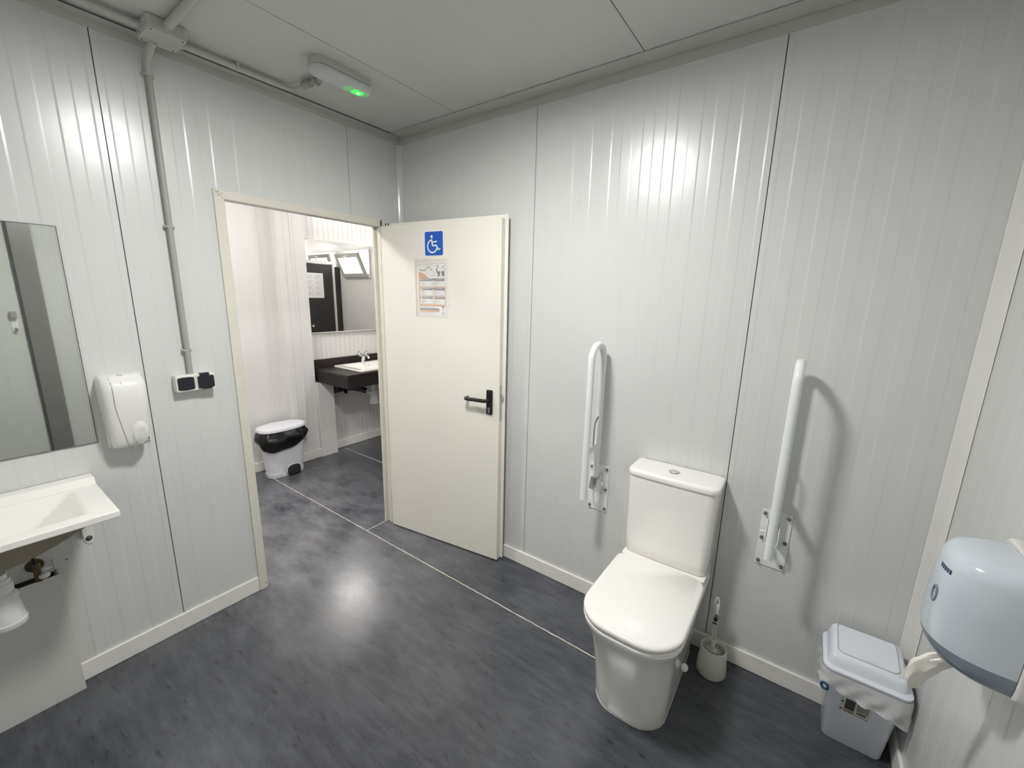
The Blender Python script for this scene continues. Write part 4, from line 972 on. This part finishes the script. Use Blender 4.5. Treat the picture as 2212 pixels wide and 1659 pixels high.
mb = MB(); mb.box(PC[0]+.09, PC[0]+.115, PC[1]-.005, PC[1]+.075, .012, .026); mb.build('pedal', 'black', pbn, bevel=.004)
mb = MB(); mb.loft([oval(.114, .188, .411), oval(.118, .192, .414), oval(.118, .192, .430), oval(.114, .188, .437), oval(.095, .165, .4405), oval(.03, .05, .442)]); plid = mb.build('lid', 'pedalbin', pbn, smooth=40)
mb = MB(); mb.box(PC[0]-.108, PC[0]-.094, PC[1]-.06, PC[1]+.0, .4365, .4425); mb.build('hinge_tab', 'binblue', plid, bevel=.002)
lb = thing('pedal_bin_liner', (-1.38, -.215, .3), 'shiny black bag folded over the rim of the washroom pedal bin', 'bin bag')
mb = MB(); rings = []
for j in range(11):
    f = j/10; ring = []
    for k in range(80):
        a = 2*PI*k/80; ca, sa = math.cos(a), math.sin(a); e = 2/2.7
        side = (1-sa)/2           # 1 at -y (left in the photo)
        z = .410-(.085+.085*max(0, ca)**.7*side**.6+.02*side)*f
        blow = (.006+.040*math.sin(PI*min(1, f*.92))*(.55+.6*side*max(0, ca+.4)))
        nz = .010*noise.noise((ca*3, sa*5, f*3))+.005*math.sin(9*a+f*7)*f
        ring.append((max(FX-.008, PC[0]+(.106+blow+nz)*(1 if ca >= 0 else -1)*abs(ca)**e), PC[1]+(.174+blow+nz)*(1 if sa >= 0 else -1)*abs(sa)**e, z))
    rings.append(ring)
mb.loft(rings, False, False); mb.build('bag', 'liner', lb, smooth=28)

# ------------------------------------------------------------------ windows, cubicle (seen in the far mirror)
def window(n, x0, x1, z0, z1, label, tilt):
    w_ = thing('window_%d' % n, ((x0+x1)/2, YB, z0), label, 'window', kind='structure')
    mb = MB(); fw = .055; y0, y1 = YB-.03, YB+.0
    mb.box(x0, x1, y0, y1, z1-fw, z1); mb.box(x0, x1, y0, y1, z0, z0+fw); mb.box(x0, x0+fw, y0, y1, z0+fw, z1-fw); mb.box(x1-fw, x1, y0, y1, z0+fw, z1-fw)
    mb.build('window_frame', 'upvc', w_, bevel=.004)
    mb = MB(); mb.box(x0+fw, x1-fw, YB-.004, YB-.002, z0+fw, z1-fw); mb.build('daylight_opening', 'daylight', w_)
    T = Matrix.Translation((0, YB-.032, z0+.03)) @ Matrix.Rotation(math.radians(tilt), 4, 'X') @ Matrix.Translation((0, -(YB-.032), -(z0+.03)))
    sx0, sx1, sz0, sz1 = x0+.03, x1-.03, z0+.03, z1-.03; sf = .06
    mb = MB(); ya, yb_ = YB-.07, YB-.034
    mb.box(sx0, sx1, ya, yb_, sz1-sf, sz1); mb.box(sx0, sx1, ya, yb_, sz0, sz0+sf); mb.box(sx0, sx0+sf, ya, yb_, sz0+sf, sz1-sf); mb.box(sx1-sf, sx1, ya, yb_, sz0+sf, sz1-sf)
    s_ = mb.build('sash', 'upvcgrey', w_, bevel=.004, Mx=T)
    mb = MB(); mb.box(sx0+sf, sx1-sf, ya+.012, ya+.018, sz0+sf, sz1-sf); mb.build('pane', 'pane', s_, Mx=T)
    xm = (x0+x1)/2
    mb = MB(); mb.tube([(xm, ya, sz1-.03), (xm, ya-.04, sz1-.03), (xm+.02, ya-.045, sz1-.05), (xm-.03, ya-.045, sz1-.16)], .012, 10); mb.build('handle', 'upvc', s_, Mx=T)
    mb = MB()
    for xx in (x0+.16, x1-.16): mb.cyl((xx-.04, YB-.05, z0+.025), (xx+.04, YB-.05, z0+.025), .012, seg=12)
    mb.build('sash_hinge', 'upvc', w_)
window(1, .42, 1.10, 1.80, 2.235, 'tilted open window reflected in the far mirror, right of the dark cubicle door', 24)
window(2, 1.33, 2.02, 1.80, 2.235, 'window reflected in the far mirror above the dark cubicle door', 12)
cb = thing('toilet_cubicle', (1.27, 2.0, 0), 'dark charcoal cubicle front with pale frame reflected in the far mirror', 'toilet cubicle')
mb = MB(); mb.box(1.262, 1.286, 1.36, 2.150, .12, 2.012); cd = mb.build('door', 'cubicle', cb, bevel=.001)
mb = MB(); mb.box(1.250, 1.290, 1.30, 2.19, 2.015, 2.060); mb.build('head_rail', 'alu', cb, bevel=.003)
mb = MB(); mb.box(1.250, 1.290, 2.155, 2.190, 0, 2.015); mb.build('post', 'alu', cb, bevel=.003)
mb = MB(); mb.box(1.262, 1.284, 2.192, YB-.003, .1, 1.98); mb.build('end_panel', 'cubicle', cb)
mb = MB(); mb.box(1.262, 1.284, .9, 1.34, .1, 2.012); mb.build('front_panel', 'cubicle', cb)
mb = MB(); mb.box(1.290, 3.0, 1.305, 1.325, .1, 2.03); mb.build('side_panel', 'cubicle', cb)
mb = MB(); mb.cyl((1.255, 1.75, 1.03), (1.235, 1.75, 1.03), .02, seg=16); mb.build('door_knob', 'chrome', cd)
cp = thing('cubicle_notice', (1.26, 1.85, 1.45), 'white printed rules sheet on the dark cubicle door in the far mirror', 'notice')
mb = MB(); mb.box(1.2600, 1.2612, 1.66, 1.985, 1.475, 1.865); cpp = mb.build('paper', 'paper', cp)
mb = MB()
for cc in (1.70, 1.84):
    for r_ in range(4):
        for k in range(4):
            zz = 1.83-r_*.085-k*.016; mb.box(1.2590, 1.2601, cc+ (0.0 if k else .02), cc+.115-.02*((k*7+r_*3) % 3), zz-.004, zz)
mb.build('text_lines', 'greyprint', cpp)

# ------------------------------------------------------------------ lamps
def lamp(x, y, r, glow, label, drop=0.0):
    l = thing('ceiling_lamp', (x, y, CEIL), label, 'ceiling lamp')
    if drop:
        mb = MB(); mb.lathe([(r+.012, CEIL-.0005), (r+.012, 2.470), (r+.004, 2.464), (r-.01, 2.464)], (x, y, 0), 40); mb.build('housing', 'upvc', l, smooth=40)
        mb = MB(); mb.lathe([(r, 2.4665), (r, 2.440), (r*.93, 2.464-drop*.6), (r*.75, 2.464-drop*.88), (r*.3, 2.464-drop)], (x, y, 0), 40); mb.build('diffuser', glow, l, smooth=60)
    else:
        mb = MB(); mb.lathe([(r+.02, CEIL-.0005), (r+.02, 2.445), (r+.012, 2.432), (r+.002, 2.430), (r+.002, 2.445)], (x, y, 0), 40); mb.build('housing', 'upvc', l, smooth=40)
        mb = MB(); mb.lathe([(r, 2.440), (r, 2.434), (r*.9, 2.430), (r*.3, 2.427)], (x, y, 0), 40); mb.build('diffuser', glow, l, smooth=60)
lamp(1.28, -1.10, .125, 'lampglow', 'round flat white lamp on the toilet room ceiling')
lamp(-.70, -1.15, .125, 'lampglow3', 'round domed white lamp on the washroom ceiling in front of the doorway', .09)
lamp(-.80, .90, .125, 'lampglow2', 'round domed white lamp on the washroom ceiling before the big mirror', .09)
lamp(.60, 1.20, .125, 'lampglow2', 'added round domed fill lamp on the passage ceiling near the tilted window', .09)  # unseen lamp added to brighten the window wall
lamp(2.45, 1.75, .125, 'lampglow2', 'round domed white lamp on the ceiling inside the dark cubicle', .09)

# ------------------------------------------------------------------ world, camera, view
w = bpy.data.worlds.new('World'); scene.world = w; w.use_nodes = True
w.node_tree.nodes['Background'].inputs[0].default_value = (0.8, 0.85, 0.9, 1); w.node_tree.nodes['Background'].inputs[1].default_value = 0.3
cam = bpy.data.cameras.new('camera'); co_ = bpy.data.objects.new('camera', cam); COL.objects.link(co_); scene.camera = co_
F = 890.061; cam.sensor_fit = 'HORIZONTAL'; cam.sensor_width = 36.0; cam.lens = F/2212*36.0; cam.clip_start = 0.01
yaw, pitch, roll = -0.61824, -0.20821, 0.02258
f = Vector((math.sin(yaw)*math.cos(pitch), math.cos(yaw)*math.cos(pitch), math.sin(pitch)))
r = f.cross(Vector((0,0,1))).normalized(); u = r.cross(f)
c_, s_ = math.cos(roll), math.sin(roll)
X, Y, Z = c_*r+s_*u, -s_*r+c_*u, -f
mw = Matrix(((X.x,Y.x,Z.x,2.1944), (X.y,Y.y,Z.y,-1.8351), (X.z,Y.z,Z.z,1.5596), (0,0,0,1)))
co_.matrix_world = mw
scene.view_settings.view_transform = 'Standard'; scene.view_settings.look = 'None'
scene.view_settings.exposure = 0.0; scene.view_settings.gamma = 1.0; scene.view_settings.use_curve_mapping = False
scene.cycles.max_bounces = 12; scene.cycles.diffuse_bounces = 6
